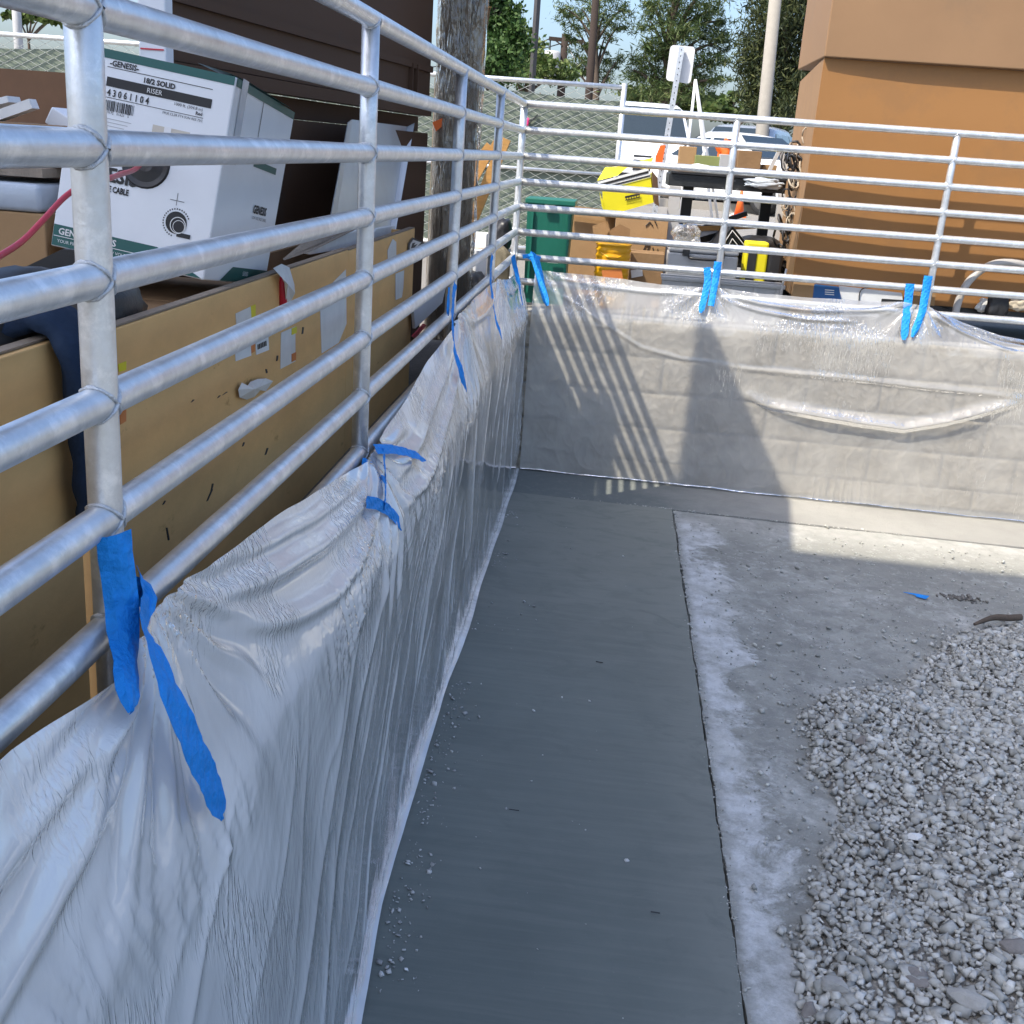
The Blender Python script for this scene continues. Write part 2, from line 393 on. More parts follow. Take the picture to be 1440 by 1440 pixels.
# ================================================================== SETTING
def ground_mat(name, col, dark, light=None, rough=0.9, mode=None):
    m = bpy.data.materials.new(name); m.use_nodes = True
    nt = m.node_tree; N = nt.nodes; L = nt.links; b = N['Principled BSDF']
    tc = N.new('ShaderNodeTexCoord'); P = tc.outputs['Object']
    def noise(scale, det=8, ro=0.6, vec=None, dist=0.0):
        n = N.new('ShaderNodeTexNoise'); n.inputs['Scale'].default_value = scale; n.inputs['Detail'].default_value = det; n.inputs['Roughness'].default_value = ro; n.inputs['Distortion'].default_value = dist
        L.new(vec or P, n.inputs['Vector']); return n.outputs['Fac']
    def rng_(v, a, b_, c=0.0, d=1.0):
        r = N.new('ShaderNodeMapRange'); r.inputs[1].default_value = a; r.inputs[2].default_value = b_; r.inputs[3].default_value = c; r.inputs[4].default_value = d
        L.new(v, r.inputs[0]); return r.outputs[0]
    def mix(f, a, b_):
        x = N.new('ShaderNodeMix'); x.data_type = 'RGBA'; L.new(f, x.inputs[0])
        for i, s in ((6, a), (7, b_)):
            if isinstance(s, tuple): x.inputs[i].default_value = (*s, 1)
            else: L.new(s, x.inputs[i])
        return x.outputs[2]
    def math_(op, a, b_):
        x = N.new('ShaderNodeMath'); x.operation = op
        for i, s in ((0, a), (1, b_)):
            if isinstance(s, (int, float)): x.inputs[i].default_value = s
            else: L.new(s, x.inputs[i])
        return x.outputs[0]
    big = noise(1.6, 6, 0.6); mid = noise(9, 8, 0.65); fine = noise(90, 6, 0.7)
    c = mix(rng_(big, 0.35, 0.68), col, dark)
    hgt = fine
    if mode == 'strip':
        mp = N.new('ShaderNodeMapping'); mp.inputs['Scale'].default_value = (0.5, 9.0, 1); L.new(P, mp.inputs[0])
        br = noise(5, 6, 0.6, mp.outputs[0])
        c = mix(rng_(br, 0.42, 0.75, 0.0, 0.28), c, light)
        mp2 = N.new('ShaderNodeMapping'); mp2.inputs['Scale'].default_value = (2.0, 60.0, 1); L.new(P, mp2.inputs[0])
        hgt = math_('ADD', math_('MULTIPLY', noise(3, 4, 0.5, mp2.outputs[0]), 1.0), math_('MULTIPLY', fine, 0.4))
        b.inputs['Roughness'].default_value = 0.55
        sx = N.new('ShaderNodeSeparateXYZ'); L.new(P, sx.inputs[0])
        e = math_('ADD', sx.outputs[0], math_('MULTIPLY', noise(5, 6, 0.7), 0.25))
        c = mix(rng_(e, 0.90, 1.16, 0.0, 0.6), c, light)
        yf = math_('ADD', sx.outputs[1], math_('MULTIPLY', math_('SUBTRACT', noise(1.7, 7, 0.65, None, 0.6), 0.5), 2.6))
        c = mix(rng_(yf, -2.7, -0.5, 0.0, 0.75), c, light)             # the far end has dried paler
        mp4 = N.new('ShaderNodeMapping'); mp4.inputs['Scale'].default_value = (0.8, 1.6, 1); mp4.inputs['Rotation'].default_value = (0, 0, 0.4); L.new(P, mp4.inputs[0])
        arcs = noise(6, 8, 0.7, mp4.outputs[0], 1.4)
        c = mix(rng_(arcs, 0.50, 0.66, 0.0, 0.55), c, dark)
        c = mix(rng_(noise(55, 5, 0.8), 0.66, 0.74, 0.0, 0.5), c, (0.33, 0.33, 0.31))
    if mode == 'pad':
        sx = N.new('ShaderNodeSeparateXYZ'); L.new(P, sx.inputs[0])
        c = mix(rng_(mid, 0.42, 0.62), c, dark)
        c = mix(rng_(noise(26, 6, 0.75), 0.55, 0.66, 0, 0.6), c, light)
        w = math_('ADD', sx.outputs[0], math_('MULTIPLY', math_('SUBTRACT', noise(3.0, 9, 0.72, None, 0.5), 0.5), 0.75))
        band = rng_(w, 1.10, 1.155, 1.0, 0.0)
        nearedge = rng_(math_('ADD', sx.outputs[0], math_('MULTIPLY', noise(30, 6, 0.7), 0.06)), 1.02, 1.06, 0.0, 1.0)
        yb = rng_(math_('ADD', sx.outputs[1], math_('MULTIPLY', noise(4, 8, 0.7), 0.25)), -0.62, -0.54, 1.0, 0.0)
        band = math_('MULTIPLY', math_('MULTIPLY', band, nearedge), yb)
        band = math_('MULTIPLY', band, rng_(noise(11, 9, 0.75), 0.36, 0.60, 0.15, 0.95))
        c = mix(band, c, (0.70, 0.70, 0.68))
        c = mix(math_('MULTIPLY', rng_(noise(2.1, 9, 0.72, None, 0.6), 0.52, 0.62), rng_(noise(13, 8, 0.75), 0.38, 0.62, 0.0, 0.75)), c, (0.60, 0.595, 0.55))
        yedge = rng_(sx.outputs[1], -0.95, -0.62, 0.0, 0.8)
        c = mix(math_('MULTIPLY', yedge, rng_(mid, 0.35, 0.6)), c, (0.56, 0.54, 0.49))
        hgt = math_('ADD', math_('MULTIPLY', mid, 2.0), math_('ADD', math_('MULTIPLY', noise(40, 8, 0.7), 1.2), fine))
    if mode == 'apron':                                 # darker and fresher where it meets the path
        sx = N.new('ShaderNodeSeparateXYZ'); L.new(P, sx.inputs[0])
        xe = math_('ADD', sx.outputs[0], math_('MULTIPLY', math_('SUBTRACT', noise(2.4, 8, 0.7, None, 0.5), 0.5), 1.1))
        c = mix(rng_(xe, 0.75, 1.45, 1.0, 0.0), c, light)
        c = mix(rng_(noise(18, 8, 0.75), 0.52, 0.7, 0.0, 0.4), c, dark)
    if mode == 'asphalt':
        c = mix(rng_(noise(40, 6, 0.7), 0.35, 0.65), c, light)
    L.new(c, b.inputs['Base Color'])
    if mode != 'strip': b.inputs['Roughness'].default_value = rough
    b.inputs['Specular IOR Level'].default_value = 0.25 if mode != 'strip' else 0.35
    bp = N.new('ShaderNodeBump'); bp.inputs['Strength'].default_value = 0.10 if mode == 'strip' else 0.6; bp.inputs['Distance'].default_value = 0.004 if mode == 'strip' else 0.012
    L.new(hgt, bp.inputs['Height']); L.new(bp.outputs[0], b.inputs['Normal'])
    return m
M_lot = ground_mat('lot_asphalt', (0.205, 0.192, 0.172), (0.16, 0.15, 0.138), (0.26, 0.245, 0.22), mode='asphalt')
M_strip = ground_mat('fresh_concrete', (0.150, 0.168, 0.150), (0.115, 0.131, 0.118), (0.235, 0.242, 0.212), mode='strip')
M_apron = ground_mat('pale_concrete', (0.40, 0.385, 0.345), (0.31, 0.30, 0.27), (0.175, 0.190, 0.178), rough=0.85, mode='apron')
M_pad = ground_mat('dusty_pad', (0.405, 0.40, 0.355), (0.285, 0.282, 0.25), (0.53, 0.525, 0.475), mode='pad')
M_joint = mat('joint_grit', (0.17, 0.158, 0.138), rough=0.95, var=0.4, scale=40, bump=0.6)

mb = MB()                                               # the lot at grade: behind the back wall and left of the side wall
mb.add([(-400, 0.11, LOT), (400, 0.11, LOT), (400, 600, LOT), (-400, 600, LOT), (-400, -60, LOT), (-0.11, -60, LOT), (-0.11, 0.11, LOT)], [(0, 6, 1, 2, 3), (4, 5, 6, 0)])
setp(mb.build('ground', M_lot), kind='structure')
setp(link_mesh('subgrade', [(0.02, -30, -1.13), (30, -30, -1.6), (30, 0.05, -1.6), (0.02, 0.05, -1.13)], [(0, 1, 2, 3)], M_joint), kind='structure')

def slab(name, mtl, x0, x1, y0, y1, dz, wob, nx, ny, edges, seed):
    """grid slab whose named edges (l,r,f,b) wander like a hand-formed edge; skirt down 6 cm"""
    xs = np.linspace(x0, x1, nx); ys = np.linspace(y0, y1, ny)
    X, Y = np.meshgrid(xs, ys)
    j = lambda t, s: wob * (perlin(t * 9, t * 0 + 0.5, s) * 1.2 + perlin(t * 34, t * 0 + 0.3, s + 1) * 0.8)
    if 'l' in edges: X[:, 0] += j(Y[:, 0], seed)
    if 'r' in edges: X[:, -1] += j(Y[:, -1], seed + 2)
    if 'b' in edges: Y[-1, :] += j(X[-1, :], seed + 4)
    if 'f' in edges: Y[0, :] += j(X[0, :], seed + 6)
    Z = gz(X) + dz + 0.004 * perlin(X * 1.3, Y * 1.3, seed)
    v = np.stack([X, Y, Z], -1).reshape(-1, 3)
    idx = np.arange(nx * ny).reshape(ny, nx)
    f = [tuple(q) for q in np.stack([idx[:-1, :-1], idx[:-1, 1:], idx[1:, 1:], idx[1:, :-1]], -1).reshape(-1, 4)]
    v = list(map(tuple, v))
    loop = list(idx[0, :]) + list(idx[1:, -1]) + list(idx[-1, -2::-1]) + list(idx[-2:0:-1, 0])
    n0 = len(v)
    for i in loop: v.append((v[i][0], v[i][1], v[i][2] - 0.06))
    m = len(loop)
    for k in range(m): f.append((loop[k], n0 + k, n0 + (k + 1) % m, loop[(k + 1) % m]))
    return setp(link_mesh(name, v, f, mtl), kind='structure')
slab('concrete_path', M_strip, 0.088, 0.985, -9.0, -0.562, 0.004, 0.004, 12, 420, 'rb', 3)
slab('concrete_apron', M_apron, 0.088, 9.0, -0.556, -0.080, 0.002, 0.003, 300, 8, 'f', 21)
slab('dusty_ground', M_pad, 0.994, 14.0, -14.0, -0.563, -0.004, 0.006, 260, 520, 'lb', 33)

# ---- crumbs along the cold joint and the hem: loose grit nobody could count
def stones(name, pts, radii, mtl, seed, flat=0.75, label=None, cat=None):
    iv = np.array([(-1, -1, -1), (1, -1, -1), (1, 1, -1), (-1, 1, -1), (-1, -1, 1), (1, -1, 1), (1, 1, 1), (-1, 1, 1), (0, 0, 1.25), (1.2, 0, 0), (0, -1.2, 0)], float) * 0.70
    iff = np.array([(0, 3, 2), (0, 2, 1), (4, 5, 8), (5, 6, 8), (6, 7, 8), (7, 4, 8), (0, 1, 10), (1, 5, 10), (5, 4, 10), (4, 0, 10), (1, 2, 9), (2, 6, 9), (6, 5, 9), (5, 1, 9), (2, 3, 7), (2, 7, 6), (3, 0, 4), (3, 4, 7)])
    K = len(iv)
    r = np.random.default_rng(seed)
    n = len(pts)
    V = np.repeat(iv[None], n, 0) * (1 + (r.random((n, K, 3)) - 0.5) * 0.85)
    sc = np.stack([0.75 + 0.7 * r.random(n), 0.62 + 0.42 * r.random(n), flat * (0.55 + 0.55 * r.random(n))], -1)
    V = V * sc[:, None, :]
    # random tilt, then spin
    a = r.random(n) * 2 * np.pi; b = (r.random(n) - 0.5) * 2.4
    cb, sb = np.cos(b), np.sin(b)
    x, y, z = V[..., 0], V[..., 1], V[..., 2]
    y, z = y * cb[:, None] - z * sb[:, None], y * sb[:, None] + z * cb[:, None]
    ca, sa = np.cos(a), np.sin(a)
    x, y = x * ca[:, None] - y * sa[:, None], x * sa[:, None] + y * ca[:, None]
    V = np.stack([x, y, z], -1) * np.asarray(radii)[:, None, None] + np.asarray(pts)[:, None, :]
    F = (iff[None] + (np.arange(n) * K)[:, None, None]).reshape(-1, 3)
    o = link_mesh(name, V.reshape(-1, 3), F, mtl, fast=True)
    return setp(o, label, cat, kind='stuff')

def gravel_mat(name, c0, c1, c2):
    m = bpy.data.materials.new(name); m.use_nodes = True
    nt = m.node_tree; N = nt.nodes; L = nt.links; b = N['Principled BSDF']
    g = N.new('ShaderNodeNewGeometry')
    cr = N.new('ShaderNodeValToRGB')
    e = cr.color_ramp.elements
    e[0].position = 0.0; e[0].color = (*c0, 1); e[1].position = 1.0; e[1].color = (*c2, 1)
    k = e.new(0.55); k.color = (*c1, 1); k = e.new(0.93); k.color = (*[v * 1.25 for v in c1], 1)
    L.new(g.outputs['Random Per Island'], cr.inputs[0])
    tc = N.new('ShaderNodeTexCoord')
    n = N.new('ShaderNodeTexNoise'); n.inputs['Scale'].default_value = 70; n.inputs['Detail'].default_value = 6
    L.new(tc.outputs['Object'], n.inputs['Vector'])
    mr = N.new('ShaderNodeMapRange'); mr.inputs[3].default_value = 0.65; mr.inputs[4].default_value = 1.35
    L.new(n.outputs['Fac'], mr.inputs[0])
    vm = N.new('ShaderNodeVectorMath'); vm.operation = 'SCALE'
    L.new(cr.outputs[0], vm.inputs[0]); L.new(mr.outputs[0], vm.inputs['Scale'])
    L.new(vm.outputs[0], b.inputs['Base Color']); b.inputs['Roughness'].default_value = 0.9; b.inputs['Specular IOR Level'].default_value = 0.25
    bp = N.new('ShaderNodeBump'); bp.inputs['Strength'].default_value = 0.4; bp.inputs['Distance'].default_value = 0.004
    L.new(n.outputs['Fac'], bp.inputs['Height']); L.new(bp.outputs[0], b.inputs['Normal'])
    return m
M_gravel = gravel_mat('crushed_gravel', (0.30, 0.295, 0.265), (0.475, 0.465, 0.42), (0.68, 0.665, 0.61))
M_crumb = gravel_mat('cement_crumbs', (0.30, 0.29, 0.28), (0.48, 0.47, 0.45), (0.75, 0.75, 0.74))

GP = np.array([(2.62, -1.62), (2.44, -1.69), (2.07, -1.94), (1.90, -2.22), (1.75, -2.46), (1.60, -2.52), (1.47, -2.58), (1.34, -2.79), (1.33, -3.0), (1.32, -3.17), (1.37, -3.40), (1.27, -3.62), (1.20, -3.82), (1.13, -4.02), (1.11, -4.28), (1.10, -4.8), (1.1, -6.6), (6, -6.6), (6, -1.0), (4, -1.2)])
def inside(P, poly):
    x, y = P[:, 0], P[:, 1]; c = np.zeros(len(P), bool)
    for i in range(len(poly)):
        x1, y1 = poly[i]; x2, y2 = poly[i - 1]
        k = ((y1 > y) != (y2 > y)) & (x < (x2 - x1) * (y - y1) / (y2 - y1 + 1e-12) + x1)
        c ^= k
    return c
def edge_dist(P, poly):
    d = np.full(len(P), 1e9)
    for i in range(len(poly)):
        a = poly[i - 1]; b = poly[i]; ab = b - a
        t = np.clip(((P - a) @ ab) / (ab @ ab), 0, 1)
        d = np.minimum(d, np.linalg.norm(P - (a + t[:, None] * ab), axis=1))
    return d
def heap(P):                                            # height of the pile above the floor
    d = edge_dist(P, GP)
    return 0.10 * (1 - np.exp(-d / 0.30)) + 0.05 * np.clip(d - 0.3, 0, 1.2) + 0.020 * perlin(P[:, 0] * 3, P[:, 1] * 3, 5) * np.clip(d * 5, 0, 1)
# base of the pile
M_bed = mat('gravel_fines', (0.33, 0.31, 0.275), rough=0.95, var=0.35, scale=60, bump=0.8, bscale=140, spec=0.2)
hx, hy = np.meshgrid(np.linspace(1.05, 5.5, 120), np.linspace(-6.5, -1.2, 140))
HP = np.stack([hx.ravel(), hy.ravel()], -1)
hin = inside(HP, GP)
hz = gz(HP[:, 0]) + np.where(hin, heap(HP) - 0.006, -0.03)
idx = np.arange(hx.size).reshape(hx.shape)
setp(link_mesh('gravel_bed', np.column_stack([HP, hz]), np.stack([idx[:-1, :-1], idx[:-1, 1:], idx[1:, 1:], idx[1:, :-1]], -1).reshape(-1, 4), M_bed, fast=True), 'dusty fines under the gravel pile', 'gravel', kind='stuff')
r = np.random.default_rng(3)
sp = 0.0138
gx, gy = np.meshgrid(np.arange(1.08, 3.35, sp), np.arange(-5.3, -1.5, sp))
P = np.stack([gx.ravel(), gy.ravel()], -1) + (r.random((gx.size, 2)) - 0.5) * sp * 1.1
P += np.stack([perlin(P[:, 0] * 8, P[:, 1] * 8, 9), perlin(P[:, 0] * 8, P[:, 1] * 8, 10)], -1) * 0.03
ins = inside(P, GP)
keep = ins & (r.random(len(P)) < 0.92)
# stray stones thinning out from the pile's edge
d_out = edge_dist(P, GP)
stray = (~ins) & (P[:, 0] > 1.10) & (r.random(len(P)) < 0.30 * np.exp(-d_out / 0.035) + 0.012 * np.exp(-d_out / 0.4))
P = P[keep | stray]; inn = ins[keep | stray]
rad = 0.0088 * np.exp(0.34 * r.standard_normal(len(P)))
rad = np.clip(rad, 0.004, 0.026)
rad = np.where(inn, rad, rad * 0.62)
Z = gz(P[:, 0]) + np.where(inn, heap(P), 0.0) + rad * (0.25 + 0.5 * r.random(len(P)))
stones('gravel', np.column_stack([P, Z]), rad, M_gravel, 5, label='heap of grey crushed gravel on the dusty ground', cat='gravel')
# bigger rocks one can pick out
def rock(px, py, size, flat, label, seed, mtl, h=0.13):
    p = atZ(px, py, -1.08 + h)
    q = np.array([[p.x, p.y]])
    base = gz(p.x) + (heap(q)[0] if inside(q, GP)[0] else 0)
    bm = bmesh.new(); bmesh.ops.create_icosphere(bm, subdivisions=3, radius=1.0)
    rr = random.Random(seed)
    planes = [(Vector((rr.gauss(0, 1), rr.gauss(0, 1), rr.gauss(0, 1))).normalized(), rr.uniform(0.55, 0.85)) for _ in range(11)]
    rot = Matrix.Rotation(rr.uniform(-0.5, 0.5), 3, 'Z')
    for v in bm.verts:
        c = v.co.copy()
        for n_, d_ in planes:
            k = c.dot(n_)
            if k > d_: c -= n_ * (k - d_)
        c = Vector((c.x * size[0], c.y * size[1], c.z * size[2]))
        v.co = rot @ c
    vs = [v.co + Vector((p.x, p.y, base + size[2] * flat)) for v in bm.verts]; bm.verts.index_update()
    fs = [[v.index for v in f.verts] for f in bm.faces]; bm.free()
    o = link_mesh('rock', vs, fs, mtl, loc=(p.x, p.y, base))
    return setp(o, label, 'rock', 'larger rocks lying in the gravel')
M_rock = mat('pale_rock', (0.40, 0.385, 0.35), rough=0.9, var=0.2, scale=25, bump=0.5, spec=0.2)
M_rockd = mat('brown_rock', (0.26, 0.235, 0.21), rough=0.9, var=0.25, scale=25, bump=0.6, spec=0.2)
rock(1368, 1382, (0.056, 0.028, 0.022), 0.55, 'long pale wedge-shaped rock at the bottom corner of the gravel', 2, M_rock)
rock(1178, 1375, (0.036, 0.034, 0.024), 0.45, 'chunky pale rock at the near left edge of the gravel', 3, M_rock, 0.06)
rock(1300, 1340, (0.052, 0.034, 0.018), 0.3, 'flat brownish slab sunk in the gravel beside the pale wedge', 5, M_rockd)
rock(1212, 1040, (0.022, 0.034, 0.018), 0.4, 'oblong grey rock near the far edge of the gravel', 6, M_rockd, 0.05)
rock(1294, 1145, (0.024, 0.018, 0.014), 0.9, 'smooth white stone lying on top of the gravel middle', 8, M_paper)
rock(1425, 1208, (0.016, 0.015, 0.009), 0.9, 'small round white stone at the right edge of the frame', 9, M_paper)
rock(1430, 1310, (0.042, 0.030, 0.022), 0.3, 'dark lump of broken concrete half buried in gravel', 10, M_rockd)
rock(1140, 1415, (0.022, 0.03, 0.02), 0.3, 'dark rock at the very front tip of the gravel', 12, M_rockd, 0.03)

# grit and crumbs on the floor
r = np.random.default_rng(8)
n = 1500
ya = -0.6 - 7.0 * r.random(n) ** 1.3
xa = 0.990 + 0.012 * r.standard_normal(n)
e1 = np.column_stack([xa, ya]); 
xb_ = 0.12 + 0.9 * r.random(700); yb_ = -0.556 + 0.010 * r.standard_normal(700)
e2 = np.column_stack([xb_ * 2.2, yb_])
n3 = 2600
e3 = np.column_stack([1.05 + 1.6 * r.random(n3), -0.7 - 3.2 * r.random(n3)])
pp = np.vstack([e1, e2, e3]); rd = np.clip(0.0018 * np.exp(0.5 * r.standard_normal(len(pp))), 0.0008, 0.008)
rd[-n3:] *= 1.35
stones('grit', np.column_stack([pp, gz(pp[:, 0]) + rd * 0.4]), rd, M_gravel, 12, label='fine loose grit along the slab joint', cat='grit')
n = 950
ya = -0.9 - 4.8 * r.random(n)
xa = np.interp(-ya, [0, 3.3, 4.07, 4.44, 5.2, 6], [0.12, 0.125, 0.145, 0.178, 0.23, 0.26]) + np.abs(r.standard_normal(n)) * 0.045 + 0.01
clump = perlin(ya * 2.2, ya * 0 + 0.4, 4) > -0.05
far = r.random(n) < 0.10
xa = np.where(far, xa + 0.6 * r.random(n), xa)
k = clump | far
rd = np.clip(0.0023 * np.exp(0.60 * r.standard_normal(n)), 0.0009, 0.0075)
stones('cement_crumb_scatter', np.column_stack([xa, ya, gz(xa) + 0.004 + rd * 0.4])[k], rd[k], M_crumb, 14, flat=0.5, label='white crumbs scattered on the path along the plastic hem', cat='crumbs')

# ================================================================== BLOCK WALLS
def block_mesh(name, w, h, seed, rough):
    nx, nz = 26, 13
    r_ = np.random.default_rng(seed)
    U, W = np.meshgrid(np.linspace(-1, 1, nx), np.linspace(-1, 1, nz))
    X = U * w / 2; Z = W * h / 2
    edge = np.clip(np.minimum((1 - np.abs(U)) * w / 2, (1 - np.abs(W)) * h / 2) / 0.02, 0, 1) ** 0.6
    ox, oz = r_.random(2) * 50
    D = edge * rough * (0.007 + 0.011 * perlin(X * 9 + ox, Z * 9 + oz, seed) + 0.010 * perlin(X * 26 + ox, Z * 26 + oz, seed + 1) + 0.006 * perlin(X * 60 + ox, Z * 60 + oz, seed + 2))
    Y = -np.clip(D, -0.002, 0.013)
    v = np.stack([X, Y, Z], -1).reshape(-1, 3).tolist()
    idx = np.arange(nx * nz).reshape(nz, nx)
    f = np.stack([idx[:-1, :-1], idx[:-1, 1:], idx[1:, 1:], idx[1:, :-1]], -1).reshape(-1, 4).tolist()
    loop = list(idx[0, :]) + list(idx[1:, -1]) + list(idx[-1, -2::-1]) + list(idx[-2:0:-1, 0])
    n0 = len(v)
    for i in loop: v.append([v[i][0], 0.05, v[i][2]])
    m = len(loop)
    for k_ in range(m): f.append([loop[k_], n0 + k_, n0 + (k_ + 1) % m, loop[(k_ + 1) % m]])
    me = bpy.data.meshes.new(name); me.from_pydata(v, [], f)
    me.polygons.foreach_set('use_smooth', np.ones(len(me.polygons), dtype=bool))
    me.materials.append(M_block)
    return me
BLK = [block_mesh('split_face_block', 0.389, 0.190, 40 + i * 7, 1.0) for i in range(9)]
BASE = [block_mesh('base_block', 0.389, 0.105, 140 + i * 7, 0.12) for i in range(2)]
def block_wall(label, origin, along, face_rot, a0, a1, phase):
    t = thing('block_wall', label, 'wall', origin)
    core = MB()
    lo = Vector(origin) + Vector(along) * a0; 
    # mortar core, 12 mm behind the block faces
    out = Vector((along[1], -along[0], 0))              # towards the viewer's side
    A = Vector(along)
    p = [A * a0 + out * -0.170, A * a1 + out * -0.170, A * a1 + out * -0.006, A * a0 + out * -0.006]
    core.prism([Vector(origin) + q + Vector((0, 0, -1.45)) for q in p], (0, 0, 1.302))
    core.build('mortar_core', M_mortar, t)
    rr = random.Random(5)
    for row in range(5):
        zc = -0.05 - 0.2 * (row + 1) + 0.0
        top = -0.15 - 0.2 * row
        z = top - 0.1 if row < 4 else top - 0.055
        off = phase + (0.2 if row % 2 else 0.0)
        a = a0 + ((off - a0) % 0.4) - 0.4
        while a < a1:
            c = a + 0.2
            if c - 0.19 >= a0 - 0.25 and c + 0.19 <= a1 + 0.25:
                o = bpy.data.objects.new('block', (BLK if row < 4 else BASE)[rr.randrange(9 if row < 4 else 2)])
                COL.objects.link(o); o.parent = t
                o.location = A * c + out * (0.0 + rr.uniform(-0.002, 0.002)) + Vector((0, 0, z))
                o.rotation_euler = (0, 0, face_rot)
            a += 0.4
    return t
block_wall('split-face block wall behind clear plastic under the back railing', (0, -0.083, 0), (1, 0, 0), 0.0, 0.085, 4.6, 1.482)
block_wall('split-face block wall hidden behind the milky plastic on the left', (0.083, 0, 0), (0, 1, 0), math.pi / 2, -7.4, -0.09, 0.0)

# ================================================================== PIPE RAILING
S = 0.133
PR = 0.0190
PL = [-1.203, -2.434, -3.824, -5.141, -6.50]            # posts of the side run (y)
PB = [1.128, 2.263, 3.40, 4.54]                         # posts of the back run (x)
rail = thing('pipe_railing', 'galvanised steel pipe railing with eight rails turning the corner', 'railing', (0, 0, -0.148))
def pipe(p0, p1, r=PR, n=20): 
    p0 = Vector(p0); p1 = Vector(p1)
    k = max(2, int((p1 - p0).length / 0.25))
    return MB().tube([p0.lerp(p1, i / k) for i in range(k + 1)], r, n)
for i in range(8):
    z = (7 - i) * S
    nm = 'top_rail' if i == 0 else 'rail'
    # the two runs meet in a mitre at the corner post: the side run ends on the diagonal
    a = MB(); a.tube([(0, -7.3, z), (0, -5.0, z), (0, -3.0, z), (0, -1.5, z), (0, -0.001, z)], PR, 20)
    b = MB(); b.tube([(0.001, 0, z), (1.5, 0, z), (3.0, 0, z), (4.6, 0, z)], PR, 20)
    for vs in (a.v, b.v): pass
    a.v = [(v[0], (v[1] + v[0] if abs(v[1] + 0.001) < 1e-6 else v[1]), v[2]) for v in a.v]
    b.v = [((v[0] + v[1] if abs(v[0] - 0.001) < 1e-6 else v[0]), v[1], v[2]) for v in b.v]
    a.build(nm, M_galv, rail, True); b.build(nm, M_galv, rail, True)
def post(x, y, top):
    p = MB().tube([(x, y, -0.16), (x, y, 0.3), (x, y, 0.7), (x, y, top)], PR, 20)
    o = p.build('post', M_galv, rail, True)
    w = MB()
    side = y < -0.01
    for i in range(8):
        z = (7 - i) * S
        for s in (-1, 1):                               # weld collar where each rail butts the post
            pts = []
            n = 24
            for k in range(n + 1):
                t = 2 * math.pi * k / n
                # saddle curve of pipe on pipe
                dy = math.cos(t) * PR; dz = math.sin(t) * PR
                dx = s * math.sqrt(max(PR * PR - dy * dy, 0)) if abs(dy) < PR else 0
                if i == 0 and dz > 0.3 * PR: pts_ok = False
                q = Vector((dy * 1.06, dx + s * 0.001, dz * 1.06)) if side else Vector((dx + s * 0.001, dy * 1.06, dz * 1.06))
                pts.append(Vector((x, y, z)) + q)
            if i == 0: pts = pts[n // 2:]
            w.tube(pts, 0.0024, 6, caps=False, rs=[0.0014 + 0.0018 * random.random() for _ in pts])
    setp(w.build('weld', M_weld, o, True), kind='stuff')
for y in PL: post(0, y, 7 * S)
post(0, 0, 7 * S)
for x in PB: post(x, 0, 7 * S)
# ================================================================== PLASTIC SHEETS
def sheet(name, mtl, A, zt, xt, Eo, Bo, hem, world, disp, nv, label, thick=None):
    A = np.asarray(A); na = len(A)
    v = np.linspace(0, 1, nv)
    vE, vB = 0.22, 0.965
    T = np.stack([xt(A), zt(A)], -1)
    E = np.stack([np.full(na, Eo), np.full(na, -0.150) + 0.006 * perlin(A * 4, A * 0 + .2, 77)], -1)
    B = np.stack([Bo(A), hem['z'](A)], -1)
    H = np.stack([Bo(A) + hem['out'](A), hem['z'](A) - 0.004], -1)
    O = np.zeros((na, nv)); Z = np.zeros((na, nv))
    for k, q in enumerate(v):
        if q < vE: t = q / vE; P_ = T + (E - T) * t; 
        elif q < vB: t = (q - vE) / (vB - vE); P_ = E + (B - E) * t
        else: t = (q - vB) / (1 - vB); P_ = B + (H - B) * t
        O[:, k] = P_[:, 0]; Z[:, k] = P_[:, 1]
    # round the bends
    for it in range(10):
        O[:, 1:-1] = 0.25 * O[:, :-2] + 0.5 * O[:, 1:-1] + 0.25 * O[:, 2:]
        Z[:, 1:-1] = 0.25 * Z[:, :-2] + 0.5 * Z[:, 1:-1] + 0.25 * Z[:, 2:]
    AA = np.repeat(A[:, None], nv, 1)
    dO = np.gradient(O, axis=1); dZ = np.gradient(Z, axis=1)
    ln = np.sqrt(dO ** 2 + dZ ** 2) + 1e-9
    No, Nz = -dZ / ln, dO / ln                          # outward normal in the (o, z) section
    s = np.cumsum(ln, axis=1)                           # length down the sheet from its top edge
    sE = s[:, int(vE * (nv - 1))][:, None]
    D, shift = disp(AA, O, Z, s, s - sE, v[None, :])
    O = O + D * No; Z = Z + D * Nz
    AA = AA + shift
    V = world(AA, O, Z).reshape(-1, 3)
    idx = np.arange(na * nv).reshape(na, nv)
    F = np.stack([idx[:-1, :-1], idx[1:, :-1], idx[1:, 1:], idx[:-1, 1:]], -1).reshape(-1, 4)
    o = link_mesh(name, V, F, mtl, smooth=True, fast=True)
    return setp(o, label, 'plastic sheet')

def ln_ridge(A, Sx, pts, amp, w, asym=0.0):
    """a soft fold running along a polyline in (a, s)"""
    pa = np.array([p[0] for p in pts]); ps = np.array([p[1] for p in pts])
    c = np.interp(A, pa, ps, left=-9, right=-9)
    d = Sx - c
    ww = np.where(d > 0, w * (1 - asym), w * (1 + asym))
    fade = np.clip(np.minimum(A - pa[0], pa[-1] - A) / (0.18 * (pa[-1] - pa[0]) + 1e-6), 0, 1) ** 0.7
    return amp * np.exp(-(d / ww) ** 2) * fade

